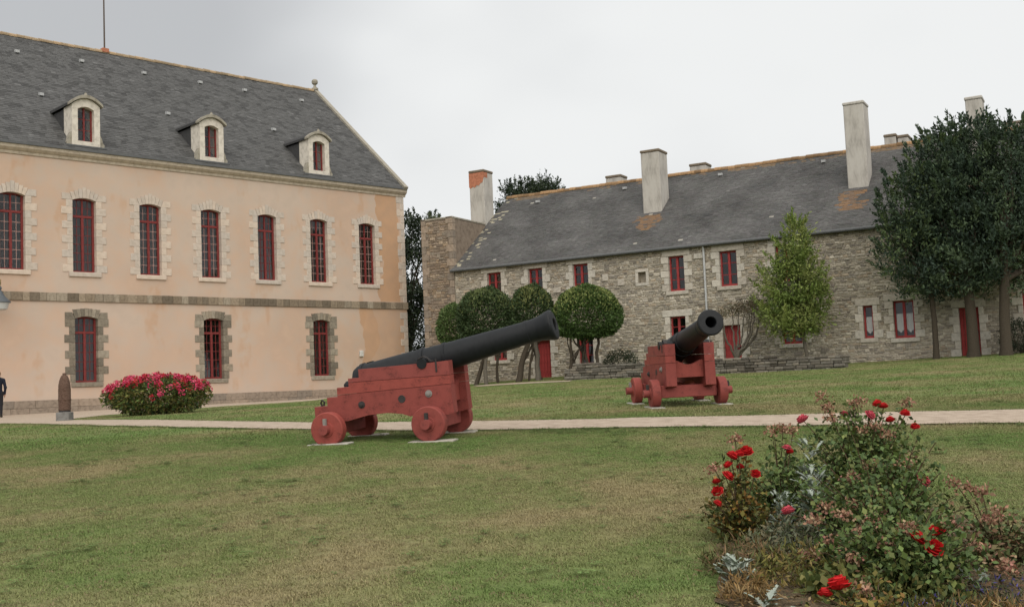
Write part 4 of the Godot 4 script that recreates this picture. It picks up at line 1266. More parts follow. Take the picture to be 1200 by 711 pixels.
func rose_mesh() -> ArrayMesh:
	if boxes.has("rose"): return boxes["rose"]
	var b := MB.new()
	var rings := [[7, 0.5, 0.22, 0.34], [6, 0.44, 0.4, 0.31], [5, 0.33, 0.52, 0.27], [4, 0.2, 0.58, 0.21], [3, 0.09, 0.6, 0.12]]
	for q in rings.size():
		var g: Array = rings[q]
		for i in g[0]:
			var a: float = TAU * (i + 0.37 * q) / g[0]
			var o := Vector3(cos(a), 0, sin(a))
			var s := Vector3(-sin(a), 0, cos(a))
			var k := rnd(0.88, 1.1)
			var p0 := o * 0.04
			var m: Vector3 = o * g[1] * 0.62 * k + Vector3.UP * g[2] * 0.35
			var t: Vector3 = o * g[1] * k + Vector3.UP * g[2] * rnd(0.85, 1.15)
			var lip: Vector3 = o * g[1] * 1.08 * k + Vector3.UP * (g[2] - 0.03)
			var col := Color(1, 1, 1) * rnd(0.75, 1.1)
			b.quad(p0 - s * 0.04, p0 + s * 0.04, m + s * g[3] * 0.8, m - s * g[3] * 0.8, col)
			b.quad(m - s * g[3] * 0.8, m + s * g[3] * 0.8, t + s * g[3], t - s * g[3], col)
			b.quad(t - s * g[3], t + s * g[3], lip + s * g[3] * 0.5, lip - s * g[3] * 0.5, col)
	boxes["rose"] = b.mesh()
	return boxes["rose"]

func rose_bush(label: String, x: float, d: float, blossoms: Array, faded: Array, extra: int, spread: float, tall: float, leaves: int, cols: Array) -> void:     # blossoms [px, py, d, size, pink]
	var base := on_ground(x, d)
	var t := thing("rose_bush", label, "rose bush", base, 0.0, "rose bushes in the flower bed")
	var st := MB.new()
	var lf := MB.new()
	var tips := []
	var spots := []
	for q in blossoms: tips.append(seen_at(q[0], q[1], q[2]) - base)
	for q in faded: tips.append(seen_at(q[0], q[1], q[2]) - base)
	for i in extra:
		var a := rng.randf() * TAU
		var r := spread * sqrt(rng.randf())
		tips.append(Vector3(cos(a) * r, tall * rnd(0.3, 1.0) * (1.0 - 0.45 * r / spread) * (1.0 if rng.randf() < 0.8 else 1.35), sin(a) * r))
	var red := mat(lin(0.50, 0.010, 0.012), 0.7)
	var pink := mat(lin(0.52, 0.075, 0.105), 0.7)
	for i in tips.size():
		var tip: Vector3 = tips[i]
		var foot := Vector3(rnd(-0.08, 0.08), -0.03, rnd(-0.08, 0.08))
		var bow := Vector3(tip.x * 0.35, tip.y * 0.55, tip.z * 0.35)
		var pts := []
		for k in 7:
			var u := k / 6.0
			pts.append(foot.lerp(bow, u).lerp(bow.lerp(tip, u), u))
		st.tube(pts, [0.007, 0.006, 0.0055, 0.005, 0.004, 0.0035, 0.003], 5)
		var n := leaves / tips.size()
		for k in n:
			var u := pow(rnd(0.04, 1.0), 0.8)
			if i < blossoms.size() + faded.size() and u > 0.93: continue
			var p := foot.lerp(bow, u).lerp(bow.lerp(tip, u), u) + Vector3(rng.randfn(0, 0.045), rng.randfn(0, 0.04), rng.randfn(0, 0.045))
			if p.y < 0.01: p.y = rnd(0.01, 0.08)
			var dir := (rdir() + Vector3.UP * 0.15).normalized()
			var l := rnd(0.022, 0.052)
			lf.leaf(p, dir, (Vector3.UP + rdir() * 0.8).normalized(), l, l * 0.68, pick(cols) * rnd(0.7, 1.35))
	part("stems", st.mesh(), M.stem, t, Vector3.ZERO, true)
	part("leaves", lf.mesh(), M.leaf, t, Vector3.ZERO, true)
	for i in blossoms.size():
		var q: Array = blossoms[i]
		var o := part("rose_flower", rose_mesh(), pink if q[4] else red, t, tips[i])
		o.basis = Basis.from_euler(Vector3(rnd(0.2, 0.9), rng.randf() * TAU, rnd(-0.3, 0.3))).scaled(Vector3.ONE * q[3])
	for i in faded.size():
		var f := MB.new()
		var c: Vector3 = tips[blossoms.size() + i]
		for k in 64:
			var p := c + Vector3(rng.randfn(0, 0.027), rng.randfn(0, 0.018), rng.randfn(0, 0.027))
			f.leaf(p, (rdir() + Vector3.UP * 0.5).normalized(), rdir(), rnd(0.014, 0.032), 0.018, pick([Color(0.28, 0.16, 0.10), Color(0.34, 0.19, 0.125), Color(0.2, 0.115, 0.07), Color(0.36, 0.175, 0.135), Color(0.38, 0.27, 0.17)]) * rnd(0.7, 1.2))
		part("faded_flowers", f.mesh(), M.petal, t, Vector3.ZERO, true)

func silver_plant(label: String, at: Vector3, size: float, n: int, tall: float) -> void:
	var t := thing("silver_leaf_plant", label, "plant", at, rng.randf() * TAU, "silver-leaved plants in the flower bed")
	var b := MB.new()
	for i in n:
		var a := rng.randf() * TAU
		var up := rnd(0.25, 1.1)
		var foot := Vector3(cos(a) * 0.02, rnd(0.0, tall), sin(a) * 0.02) + Vector3(rnd(-0.05, 0.05), 0, rnd(-0.05, 0.05))
		var d := Vector3(cos(a), up, sin(a)).normalized()
		var l := size * rnd(0.55, 1.1)
		var col := Color(0.29, 0.33, 0.285) * rnd(0.75, 1.25)
		var s := d.cross(Vector3.UP).normalized()
		b.leaf(foot, d, Vector3.UP, l, l * 0.3, col)
		for k in 3:      # lobes
			var q := foot + d * l * (0.35 + 0.2 * k)
			for sg in [-1, 1]: b.leaf(q, (d * 0.8 + s * sg * 0.8).normalized(), Vector3.UP, l * 0.34, l * 0.18, col * rnd(0.9, 1.1))
	part("leaves", b.mesh(), M.leaf, t, Vector3.ZERO, true)

func dry_plant(label: String, at: Vector3, r: float, h: float, n: int, cols: Array, called := "dried_plant", cat := "plant", blade := 0.1, width := 0.22) -> void:
	var t := thing(called, label, cat, at)
	var b := MB.new()
	for i in n:
		var a := rng.randf() * TAU
		var q := r * sqrt(rng.randf())
		var p := Vector3(cos(a) * q, rnd(0, h) * (1 - 0.6 * q / r), sin(a) * q)
		b.leaf(p, (rdir() + Vector3.UP * 0.7).normalized(), rdir(), blade * rnd(0.4, 1.2), blade * width, pick(cols) * rnd(0.7, 1.25))
	part("leaves", b.mesh(), M.leaf, t, Vector3.ZERO, true)


# ---------------------------------------------------------------- ground cover
func lawn_colour(x: float, d: float) -> Color:
	var n := patch_noise.get_noise_2d(x, d)
	var m := fine_noise.get_noise_2d(x * 1.2, d * 1.2)
	var green := 0.43 + 0.9 * n + 0.45 * m
	var along := d - (16.3 - 0.45 * x)               # the watered strip beside the path
	green += 0.5 * exp(-pow((along + 1.6) / 1.7, 2)) * (1.0 if x < 1.5 else 0.6)
	if d > 19.0: green += 0.22
	green = clampf(green, 0, 1)
	var dry := Color(0.275, 0.235, 0.125)
	var olive := Color(0.19, 0.21, 0.082)
	var fresh := Color(0.128, 0.19, 0.054)
	return dry.lerp(olive, green * 2) if green < 0.5 else olive.lerp(fresh, green * 2 - 1)

func on_gravel(p: Vector2) -> bool:
	return Geometry2D.is_point_in_polygon(p, path_poly) or Geometry2D.is_point_in_polygon(p, court_poly) or Geometry2D.is_point_in_polygon(p, walk_poly)

func strip(near: Array, far: Array, across: int, lift: float) -> ArrayMesh:
	var b := MB.new()
	var grid := []
	for i in near.size():
		var row := []
		for j in across + 1:
			var q: Vector2 = near[i].lerp(far[i], j / float(across))
			row.append(on_ground(q.x, q.y, lift))
		grid.append(row)
	for i in near.size() - 1:
		for j in across:
			b.quad(grid[i][j], grid[i + 1][j], grid[i + 1][j + 1], grid[i][j + 1], Color(1, 1, 1))
	return b.mesh()

func resample(pts: Array, n: int) -> Array:
	var c := Curve2D.new()
	for p in pts: c.add_point(p)
	var out := []
	for i in n: out.append(c.sample_baked(c.get_baked_length() * i / float(n - 1)))
	return out

func make_ground() -> void:
	var near := [Vector2(-13.87, 29.9), Vector2(-11.0, 26.2), Vector2(-8.69, 23.35), Vector2(-5.73, 20.45), Vector2(-3.48, 18.5), Vector2(-1.65, 17.05), Vector2(-0.58, 16.45), Vector2(1.12, 15.7), Vector2(3.62, 14.65), Vector2(6.21, 13.7), Vector2(10.0, 12.4), Vector2(22.0, 8.5)]
	var far := [Vector2(-12.39, 30.2), Vector2(-10.36, 27.85), Vector2(-8.2, 25.2), Vector2(-6.22, 22.85), Vector2(-3.83, 20.35), Vector2(-2.2, 19.15), Vector2(-0.64, 18.15), Vector2(1.24, 17.2), Vector2(2.84, 16.55), Vector2(4.82, 16.0), Vector2(7.04, 15.5), Vector2(11.0, 14.5), Vector2(23.0, 11.2)]
	var nn := resample(near, 90)
	var ff := resample(far, 90)
	for i in nn.size():
		nn[i] += Vector2(0, fine_noise.get_noise_2d(nn[i].x * 3, 5.0) * 0.14)
		ff[i] += Vector2(0, fine_noise.get_noise_2d(ff[i].x * 3, 55.0) * 0.14)
	for p in nn: path_poly.append(p)
	for i in ff.size(): path_poly.append(ff[ff.size() - 1 - i])
	var du := Vector2(0.71805, 0.69599)
	var o := Vector2(-20.88, 45.0)
	var edge := resample([Vector2(-33.0, 34.0), Vector2(-22.0, 33.5), Vector2(-13.9, 29.85), Vector2(-12.39, 30.15), Vector2(-12.98, 34.9), Vector2(-10.97, 39.2), Vector2(-8.6, 48.0), Vector2(-8.35, 56.2)], 60)
	var wall := []
	for i in 60: wall.append(o + du * lerpf(-14.0, 16.9, i / 59.0) + Vector2(-0.05, 0.05))
	for p in edge: court_poly.append(p)
	for i in wall.size(): court_poly.append(wall[wall.size() - 1 - i])
	var w1 := resample([Vector2(-1.6, 48.2), Vector2(0.6, 46.6), Vector2(2.2, 45.3)], 20)
	var w2 := resample([Vector2(-1.9, 49.6), Vector2(0.6, 48.0), Vector2(2.4, 46.5)], 20)
	for p in w1: walk_poly.append(p)
	for i in w2.size(): walk_poly.append(w2[w2.size() - 1 - i])
	# one sheet to the horizon, fine where it is seen
	var xs := []
	var ds := []
	for v in [-600.0, -300.0, -150.0, -80.0, -50.0, -38.0]: xs.append(v)
	for i in 170: xs.append(-32.0 + i * 0.4)
	for v in [38.0, 44.0, 60.0, 100.0, 200.0, 600.0]: xs.append(v)
	for v in [-600.0, -200.0, -60.0, -20.0, -8.0, -3.0]: ds.append(v)
	for i in 165: ds.append(-2.0 + i * 0.4)
	for v in [66.0, 72.0, 85.0, 120.0, 250.0, 600.0]: ds.append(v)
	var b := MB.new()
	var grid := []
	var cg := []
	for d in ds:
		var row := []
		var cr := []
		for x in xs:
			row.append(on_ground(x, d))
			cr.append(lawn_colour(x, d) * 0.9)
		grid.append(row); cg.append(cr)
	for j in ds.size() - 1:
		for i in xs.size() - 1:
			var p := [grid[j][i], grid[j][i + 1], grid[j + 1][i + 1], grid[j + 1][i]]
			var q := [cg[j][i], cg[j][i + 1], cg[j + 1][i + 1], cg[j + 1][i]]
			var n: Vector3 = (p[2] - p[0]).cross(p[3] - p[1]).normalized()
			for k in [0, 2, 1, 0, 3, 2]:
				b.v.append(p[k]); b.n.append(n); b.c.append(q[k])
	structure("ground", b.mesh(), M.lawn)
	structure("gravel_path", strip(nn, ff, 8, 0.02), M.gravel)
	structure("gravel_forecourt", strip(edge, wall, 14, 0.014), M.gravel)
	structure("pale_walk", strip(w1, w2, 5, 0.02), M.gravel)
	for p in [Vector2(1.85, 8.8), Vector2(2.3, 9.0), Vector2(2.9, 8.9), Vector2(3.1, 8.0), Vector2(3.05, 7.0), Vector2(3.1, 5.8), Vector2(3.1, 3.6), Vector2(0.78, 3.6), Vector2(0.92, 5.2), Vector2(1.12, 6.6), Vector2(1.42, 7.8)]: bed_poly.append(p)
	var ring := []
	var rc := Curve2D.new()
	for p in bed_poly: rc.add_point(p)
	rc.add_point(bed_poly[0])
	var sb := MB.new()
	var mid := Vector2(2.2, 6.4)
	var m := 80
	for i in m:
		var pa := rc.sample_baked(rc.get_baked_length() * i / m)
		var pe := rc.sample_baked(rc.get_baked_length() * (i + 1) / m)
		pa += (pa - mid).normalized() * fine_noise.get_noise_2d(pa.x * 9, pa.y * 9) * 0.15
		pe += (pe - mid).normalized() * fine_noise.get_noise_2d(pe.x * 9, pe.y * 9) * 0.15
		for k in 8:
			var a := mid.lerp(pa, k / 8.0)
			var c := mid.lerp(pe, k / 8.0)
			var d2 := mid.lerp(pe, (k + 1) / 8.0)
			var e := mid.lerp(pa, (k + 1) / 8.0)
			sb.quad(on_ground(a.x, a.y, 0.012), on_ground(e.x, e.y, 0.012), on_ground(d2.x, d2.y, 0.012), on_ground(c.x, c.y, 0.012))
	structure("flower_bed_soil", sb.mesh(), M.soil)

func grass_tuft(sd: int, blades: int, h: float, r: float) -> ArrayMesh:
	var rg := RandomNumberGenerator.new()
	rg.seed = sd
	var b := MB.new()
	for i in blades:
		var a := rg.randf() * TAU
		var q := r * sqrt(rg.randf())
		var p := Vector3(cos(a) * q, -0.006, sin(a) * q)
		var l := h * rg.randf_range(0.5, 1.25)
		var a2 := rg.randf() * TAU
		var lean := Vector3(cos(a2), 0, sin(a2)) * l * rg.randf_range(0.25, 0.95)
		var s := Vector3(-sin(a2), 0, cos(a2)) * rg.randf_range(0.0016, 0.003)
		var m := p + lean * 0.35 + Vector3.UP * l * 0.6
		var t := p + lean + Vector3.UP * l * 0.9
		var k := rg.randf_range(0.7, 1.3)
		var col := Color(k, k, k)
		b.quad(p - s, p + s, m + s * 0.8, m - s * 0.8, col)
		b.tri(m - s * 0.8, m + s * 0.8, t, col)
	return b.mesh()

func grass_field(called: String, label: String, tuft: ArrayMesh, count: int, d0: float, d1: float, reach: float, scale: float, accept: Callable) -> void:
	var buf := PackedFloat32Array()
	var made := 0
	for i in count:
		var d := sqrt(rnd(d0 * d0, d1 * d1))
		var x := rnd(-reach, reach) * (d + 2.0)
		var p := Vector2(x, d)
		if not accept.call(p): continue
		var q := on_ground(x, d)
		var a := rng.randf() * TAU
		var s := scale * rnd(0.7, 1.35)
		var c := lawn_colour(x + rnd(-0.15, 0.15), d + rnd(-0.15, 0.15)) * rnd(0.85, 1.3)
		if rng.randf() < 0.1: c = Color(0.22, 0.18, 0.10) * rnd(0.8, 1.2)
		buf.append_array([cos(a) * s, 0.0, sin(a) * s, q.x, 0.0, s, 0.0, q.y, -sin(a) * s, 0.0, cos(a) * s, q.z, c.r, c.g, c.b, 1.0])
		made += 1
	var mm := MultiMesh.new()
	mm.transform_format = MultiMesh.TRANSFORM_3D
	mm.use_colors = true
	mm.mesh = tuft
	mm.instance_count = made
	mm.buffer = buf
	var o := MultiMeshInstance3D.new()
	o.name = called
	o.multimesh = mm
	o.material_override = M.grass
	add_child(o, true)
	o.set_meta("kind", "stuff")
	o.set_meta("label", label)
	o.set_meta("category", "grass")

func clover() -> void:      # low broad-leaved weeds in patches through the mown grass
	var b := MB.new()
	for i in 14:
		var a := rng.randf() * TAU
		var r := 0.05 * sqrt(rng.randf())
		var p := Vector3(cos(a) * r, rnd(0.012, 0.03), sin(a) * r)
		for k in 3:
			var q := a + TAU * k / 3.0
			b.leaf(p, Vector3(cos(q), 0.25, sin(q)).normalized(), Vector3.UP, 0.013, 0.012, Color(1, 1, 1) * rnd(0.8, 1.2))
	var buf := PackedFloat32Array()
	var n := 0
	for i in 60000:
		var d := sqrt(rnd(20.0, 330.0))
		var x := rnd(-0.56, 0.56) * (d + 2.0)
		var m := fine_noise.get_noise_2d(x * 0.7 + 40.0, d * 0.7)
		var beside: bool = absf(d - (16.0 - 0.42 * x)) < 0.5 and x > 0.2 and x < 1.6
		if rng.randf() > clampf((m - 0.1) * 0.35, 0.0, 0.1) and not (beside and rng.randf() < 0.35): continue
		if on_gravel(Vector2(x, d)) or Geometry2D.is_point_in_polygon(Vector2(x, d), bed_poly): continue
		var q := on_ground(x, d)
		var a := rng.randf() * TAU
		var s := rnd(0.7, 1.4)
		var c := Color(0.14, 0.21, 0.065) * rnd(0.75, 1.3)
		buf.append_array([cos(a) * s, 0.0, sin(a) * s, q.x, 0.0, s, 0.0, q.y, -sin(a) * s, 0.0, cos(a) * s, q.z, c.r, c.g, c.b, 1.0])
		n += 1
	var mm := MultiMesh.new()
	mm.transform_format = MultiMesh.TRANSFORM_3D
	mm.use_colors = true
	mm.mesh = b.mesh()
	mm.instance_count = n
	mm.buffer = buf
	var o := MultiMeshInstance3D.new()
	o.name = "clover"
	o.multimesh = mm
	o.material_override = M.grass
	add_child(o, true)
	o.set_meta("kind", "stuff"); o.set_meta("label", "patches of small green clover growing through the lawn"); o.set_meta("category", "clover")

func make_grass() -> void:
	var du := Vector2(0.71805, 0.69599)
	var free := func(p: Vector2) -> bool:
		if on_gravel(p) or (Geometry2D.is_point_in_polygon(p, bed_poly) and rng.randf() < 0.7): return false
		if (p - Vector2(-20.88, 45.0)).dot(Vector2(-0.69599, 0.71805)) > -0.05: return false     # inside the rendered building
		if (p - Vector2(15.03, 47.0)).dot(Vector2(0.4815, 0.8765)) > -0.05 and p.x > -5.5: return false
		return true
	grass_field("lawn_grass", "short mown grass, straw-brown and green, before the gravel path", grass_tuft(1, 20, 0.018, 0.055), 200000, 4.2, 19.0, 0.56, 1.0, free)
	grass_field("far_lawn_grass", "even mown grass of the lawn beyond the gravel path", grass_tuft(2, 20, 0.018, 0.09), 110000, 17.0, 58.0, 0.54, 1.9, free)
	clover()
	# uncut tufts along the path's edges
	var edge_pts := []
	for i in range(0, 90): edge_pts.append(path_poly[i] + Vector2(0, -0.05))
	for i in range(90, 180): edge_pts.append(path_poly[i] + Vector2(0, 0.05))
	var eb := PackedFloat32Array()
	var n := 0
	for i in 5200:
		var k := rng.randi() % (edge_pts.size() - 1)
		if k == 89: continue
		var p: Vector2 = edge_pts[k].lerp(edge_pts[k + 1], rng.randf()) + Vector2(rng.randfn(0, 0.05), rng.randfn(0, 0.05))
		var q := on_ground(p.x, p.y)
		var a := rng.randf() * TAU
		var s := rnd(0.9, 2.0)
		var c := lawn_colour(p.x, p.y).lerp(Color(0.06, 0.085, 0.03), 0.5) * rnd(0.8, 1.25)
		eb.append_array([cos(a) * s, 0.0, sin(a) * s, q.x, 0.0, s, 0.0, q.y, -sin(a) * s, 0.0, cos(a) * s, q.z, c.r, c.g, c.b, 1.0])
		n += 1
	var mm := MultiMesh.new()
	mm.transform_format = MultiMesh.TRANSFORM_3D
	mm.use_colors = true
	mm.mesh = grass_tuft(3, 16, 0.026, 0.06)
	mm.instance_count = n
	mm.buffer = eb
	var o := MultiMeshInstance3D.new()
	o.name = "path_edge_grass"
	o.multimesh = mm
	o.material_override = M.grass
	add_child(o, true)
	o.set_meta("kind", "stuff"); o.set_meta("label", "longer grass tufts along the edges of the gravel path"); o.set_meta("category", "grass")


# ---------------------------------------------------------------- small things
func carved_post() -> void:
	var at := on_ground(-11.9, 29.3, 0.014)
	var t := thing("shell_post", "rusty brown shell-shaped post on a small grey plinth near the path", "post", at)
	part("plinth", block(Vector3(0.34, 0.25, 0.34), 0.015), M.plinth_grey, t, Vector3(0, 0.1, 0))
	var b := MB.new()
	b.lathe([Vector2(0, 0), Vector2(0, 0.13), Vector2(0.04, 0.13), Vector2(0.045, 0.155), Vector2(0.1, 0.16), Vector2(0.105, 0.15), Vector2(0.3, 0.158), Vector2(0.305, 0.166), Vector2(0.34, 0.166), Vector2(0.345, 0.158), Vector2(0.62, 0.158), Vector2(0.625, 0.15), Vector2(0.64, 0.15), Vector2(0.645, 0.156), Vector2(0.72, 0.15), Vector2(0.82, 0.13), Vector2(0.9, 0.105), Vector2(0.96, 0.075), Vector2(0.965, 0.05), Vector2(1.02, 0.045), Vector2(1.03, 0.0)], Vector3.UP, Vector3(0, 0.227, 0), 24)
	part("shell", b.mesh(), M.rust, t)
	var c := MB.new()
	c.lathe([Vector2(-0.006, 0.1), Vector2(-0.006, 0.15), Vector2(0.03, 0.15), Vector2(0.034, 0.1)], Vector3.UP, Vector3(0, 0.235, 0), 24)
	part("foot_band", c.mesh(), M.bolt, t)

func wall_lantern() -> void:
	var origin := Vector3(-20.88, 1.30, -45.0) + Basis(Vector3.UP, deg_to_rad(44.093)) * Vector3(-0.3, 4.15, 0.0)
	var t := thing("wall_lantern", "grey wall lantern hanging from a brass scroll bracket on the peach wall", "lantern", origin, deg_to_rad(44.093))
	var b := MB.new()
	b.tube([Vector3(0, 1.05, -0.02), Vector3(0, 1.1, 0.3), Vector3(0, 1.24, 0.6), Vector3(0, 1.32, 0.82), Vector3(0, 1.26, 0.96), Vector3(0, 1.12, 0.94), Vector3(0, 1.0, 0.86)], [0.035, 0.035, 0.032, 0.03, 0.03, 0.03, 0.028], 8)
	b.tube([Vector3(0, 0.65, -0.02), Vector3(0, 0.75, 0.22), Vector3(0, 0.95, 0.35), Vector3(0, 1.12, 0.38)], [0.025, 0.025, 0.025, 0.025], 8)
	part("bracket", b.mesh(), M.brass, t)
	part("wall_plate", block(Vector3(0.16, 0.7, 0.05), 0.015), M.lamp_metal, t, Vector3(0, 0.87, 0.04))
	var h := MB.new()
	h.lathe([Vector2(1.02, 0.0), Vector2(1.02, 0.06), Vector2(0.92, 0.09), Vector2(0.88, 0.05), Vector2(0.8, 0.1), Vector2(0.62, 0.2), Vector2(0.42, 0.4), Vector2(0.36, 0.42), Vector2(0.35, 0.38), Vector2(0.45, 0.0)], Vector3.UP, Vector3(0, 0, 0.86), 20)
	part("hood", h.mesh(), M.lamp_metal, t)
	var g := MB.new()
	g.lathe([Vector2(0.36, 0.37), Vector2(0.1, 0.28), Vector2(0.06, 0.2), Vector2(0.05, 0.0)], Vector3.UP, Vector3(0, 0, 0.86), 20)
	part("globe", g.mesh(), M.lamp_glass, t)

func person() -> void:
	# bones: a, b, radius a, radius b, colour; standing, facing the wall, arms down
	var jacket := Color(0.015, 0.017, 0.028)
	var trousers := Color(0.02, 0.02, 0.025)
	var skin := Color(0.42, 0.25, 0.18)
	var shoe := Color(0.025, 0.02, 0.018)
	var bones := [
		[Vector3(0, 0.92, 0), Vector3(0, 1.12, 0.01), 0.145, 0.135, jacket], [Vector3(0, 1.12, 0.01), Vector3(0, 1.36, 0), 0.14, 0.15, jacket], [Vector3(-0.13, 1.39, 0), Vector3(0.13, 1.39, 0), 0.075, 0.075, jacket],
		[Vector3(-0.09, 0.9, 0), Vector3(-0.1, 0.5, 0.01), 0.095, 0.065, trousers], [Vector3(-0.1, 0.5, 0.01), Vector3(-0.1, 0.1, -0.02), 0.062, 0.045, trousers], [Vector3(0.09, 0.9, 0), Vector3(0.1, 0.5, 0.01), 0.095, 0.065, trousers], [Vector3(0.1, 0.5, 0.01), Vector3(0.1, 0.1, -0.02), 0.062, 0.045, trousers],
		[Vector3(-0.1, 0.045, -0.05), Vector3(-0.11, 0.035, 0.14), 0.045, 0.035, shoe], [Vector3(0.1, 0.045, -0.05), Vector3(0.11, 0.035, 0.14), 0.045, 0.035, shoe],
		[Vector3(-0.19, 1.38, 0), Vector3(-0.25, 1.1, -0.02), 0.062, 0.05, jacket], [Vector3(-0.25, 1.1, -0.02), Vector3(-0.22, 0.87, 0.07), 0.05, 0.038, jacket], [Vector3(0.19, 1.38, 0), Vector3(0.25, 1.1, -0.02), 0.062, 0.05, jacket], [Vector3(0.25, 1.1, -0.02), Vector3(0.22, 0.87, 0.07), 0.05, 0.038, jacket],
		[Vector3(0, 1.42, 0), Vector3(0, 1.52, 0.01), 0.055, 0.05, skin], [Vector3(0, 1.6, 0.0), Vector3(0, 1.55, 0.035), 0.085, 0.062, skin], [Vector3(0, 1.585, 0.085), Vector3(0, 1.565, 0.1), 0.012, 0.014, skin],
		[Vector3(-0.082, 1.575, 0), Vector3(-0.086, 1.6, -0.005), 0.015, 0.016, skin], [Vector3(0.082, 1.575, 0), Vector3(0.086, 1.6, -0.005), 0.015, 0.016, skin]]
	for s in [-1, 1]:
		bones.append([Vector3(s * 0.22, 0.85, 0.075), Vector3(s * 0.215, 0.78, 0.09), 0.03, 0.028, skin])
		for f in 4: bones.append([Vector3(s * 0.215, 0.775, 0.07 + f * 0.013), Vector3(s * 0.205, 0.70 + absf(f - 1.5) * 0.008, 0.08 + f * 0.014), 0.0095, 0.008, skin])
		bones.append([Vector3(s * 0.21, 0.81, 0.105), Vector3(s * 0.2, 0.755, 0.13), 0.011, 0.009, skin])
	var at := on_ground(-19.2, 41.2, 0.014)
	var t := thing("person", "person in a dark jacket and trousers standing by the peach wall", "person", at, deg_to_rad(200))
	part("body", skin_over(bones, 0.02), M.cloth, t)
	var hair := MB.new()
	hair.ball(Vector3(0, 1.625, -0.022), Vector3(0.098, 0.095, 0.1), 18, Color(0.16, 0.06, 0.025))
	hair.ball(Vector3(0, 1.55, -0.055), Vector3(0.085, 0.11, 0.055), 16, Color(0.15, 0.055, 0.025))
	part("hair", hair.mesh(), M.cloth, t)

func skin_over(bones: Array, cell: float) -> ArrayMesh:      # surface nets over smoothly joined tapered capsules
	var lo := Vector3(9, 9, 9)
	var hi := -lo
	for q in bones:
		for k in 2:
			lo = lo.min(q[k] - Vector3.ONE * (q[2 + k] + 0.05)); hi = hi.max(q[k] + Vector3.ONE * (q[2 + k] + 0.05))
	var nx := int((hi.x - lo.x) / cell) + 2
	var ny := int((hi.y - lo.y) / cell) + 2
	var nz := int((hi.z - lo.z) / cell) + 2
	var f := PackedFloat32Array()
	f.resize(nx * ny * nz)
	f.fill(1.0)
	var best := PackedFloat32Array()
	best.resize(nx * ny * nz)
	best.fill(1.0)
	var who := PackedInt32Array()
	who.resize(nx * ny * nz)
	for bi in bones.size():
		var q: Array = bones[bi]
		var a: Vector3 = q[0]
		var ab: Vector3 = q[1] - a
		var rr := maxf(q[2], q[3]) + 0.09
		var l := ((a.min(q[1]) - Vector3.ONE * rr - lo) / cell).max(Vector3.ZERO)
		var h := (a.max(q[1]) + Vector3.ONE * rr - lo) / cell
		for z in range(int(l.z), mini(int(h.z) + 2, nz)):
			for y in range(int(l.y), mini(int(h.y) + 2, ny)):
				for x in range(int(l.x), mini(int(h.x) + 2, nx)):
					var p := lo + Vector3(x, y, z) * cell
					var u := clampf((p - a).dot(ab) / ab.length_squared(), 0, 1)
					var d: float = p.distance_to(a + ab * u) - lerpf(q[2], q[3], u)
					var i := (z * ny + y) * nx + x
					if d < best[i]:
						best[i] = d; who[i] = bi
					var k := 0.035 if q[2] > 0.02 else 0.008
					var hh := clampf(0.5 + 0.5 * (f[i] - d) / k, 0, 1)
					f[i] = lerpf(f[i], d, hh) - k * hh * (1 - hh)
	var idx := {}
	var vs := []
	var cs := []
	var off := [0, 1, nx, nx + 1, nx * ny, nx * ny + 1, nx * ny + nx, nx * ny + nx + 1]
	for z in nz - 1:
		for y in ny - 1:
			for x in nx - 1:
				var i := (z * ny + y) * nx + x
				var inside := 0
				for o in off:
					if f[i + o] < 0: inside += 1
				if inside == 0 or inside == 8: continue
				var sum := Vector3.ZERO
				var cnt := 0
				for e in [[0, 1], [2, 3], [4, 5], [6, 7], [0, 2], [1, 3], [4, 6], [5, 7], [0, 4], [1, 5], [2, 6], [3, 7]]:
					var fa: float = f[i + off[e[0]]]
					var fb: float = f[i + off[e[1]]]
					if (fa < 0) == (fb < 0): continue
					var ca := Vector3(e[0] & 1, (e[0] >> 1) & 1, e[0] >> 2)
					var cb := Vector3(e[1] & 1, (e[1] >> 1) & 1, e[1] >> 2)
					sum += ca.lerp(cb, fa / (fa - fb)); cnt += 1
				idx[i] = vs.size()
				vs.append(lo + (Vector3(x, y, z) + sum / cnt) * cell)
				cs.append(bones[who[i]][4])
	var ns := []
	ns.resize(vs.size())
	ns.fill(Vector3.ZERO)
	var faces := []
	for z in range(1, nz - 1):
		for y in range(1, ny - 1):
			for x in range(1, nx - 1):
				var i := (z * ny + y) * nx + x
				for e in [[1, nx, nx * ny], [nx, nx * ny, 1], [nx * ny, 1, nx]]:
					if (f[i] < 0) == (f[i + e[0]] < 0): continue
					var q := [i, i - e[1], i - e[1] - e[2], i - e[2]]
					var ok := true
					for k in q:
						if not idx.has(k): ok = false
					if not ok: continue
					var w := [idx[q[0]], idx[q[1]], idx[q[2]], idx[q[3]]]
					if f[i] >= 0: w.reverse()
					faces.append(w)
					var n: Vector3 = (vs[w[2]] - vs[w[0]]).cross(vs[w[3]] - vs[w[1]])
					for k in w: ns[k] += n
	var b := MB.new()
	for w in faces:
		for k in [0, 2, 1, 0, 3, 2]:
			b.v.append(vs[w[k]]); b.n.append(ns[w[k]].normalized()); b.c.append(cs[w[k]])
	return b.mesh()


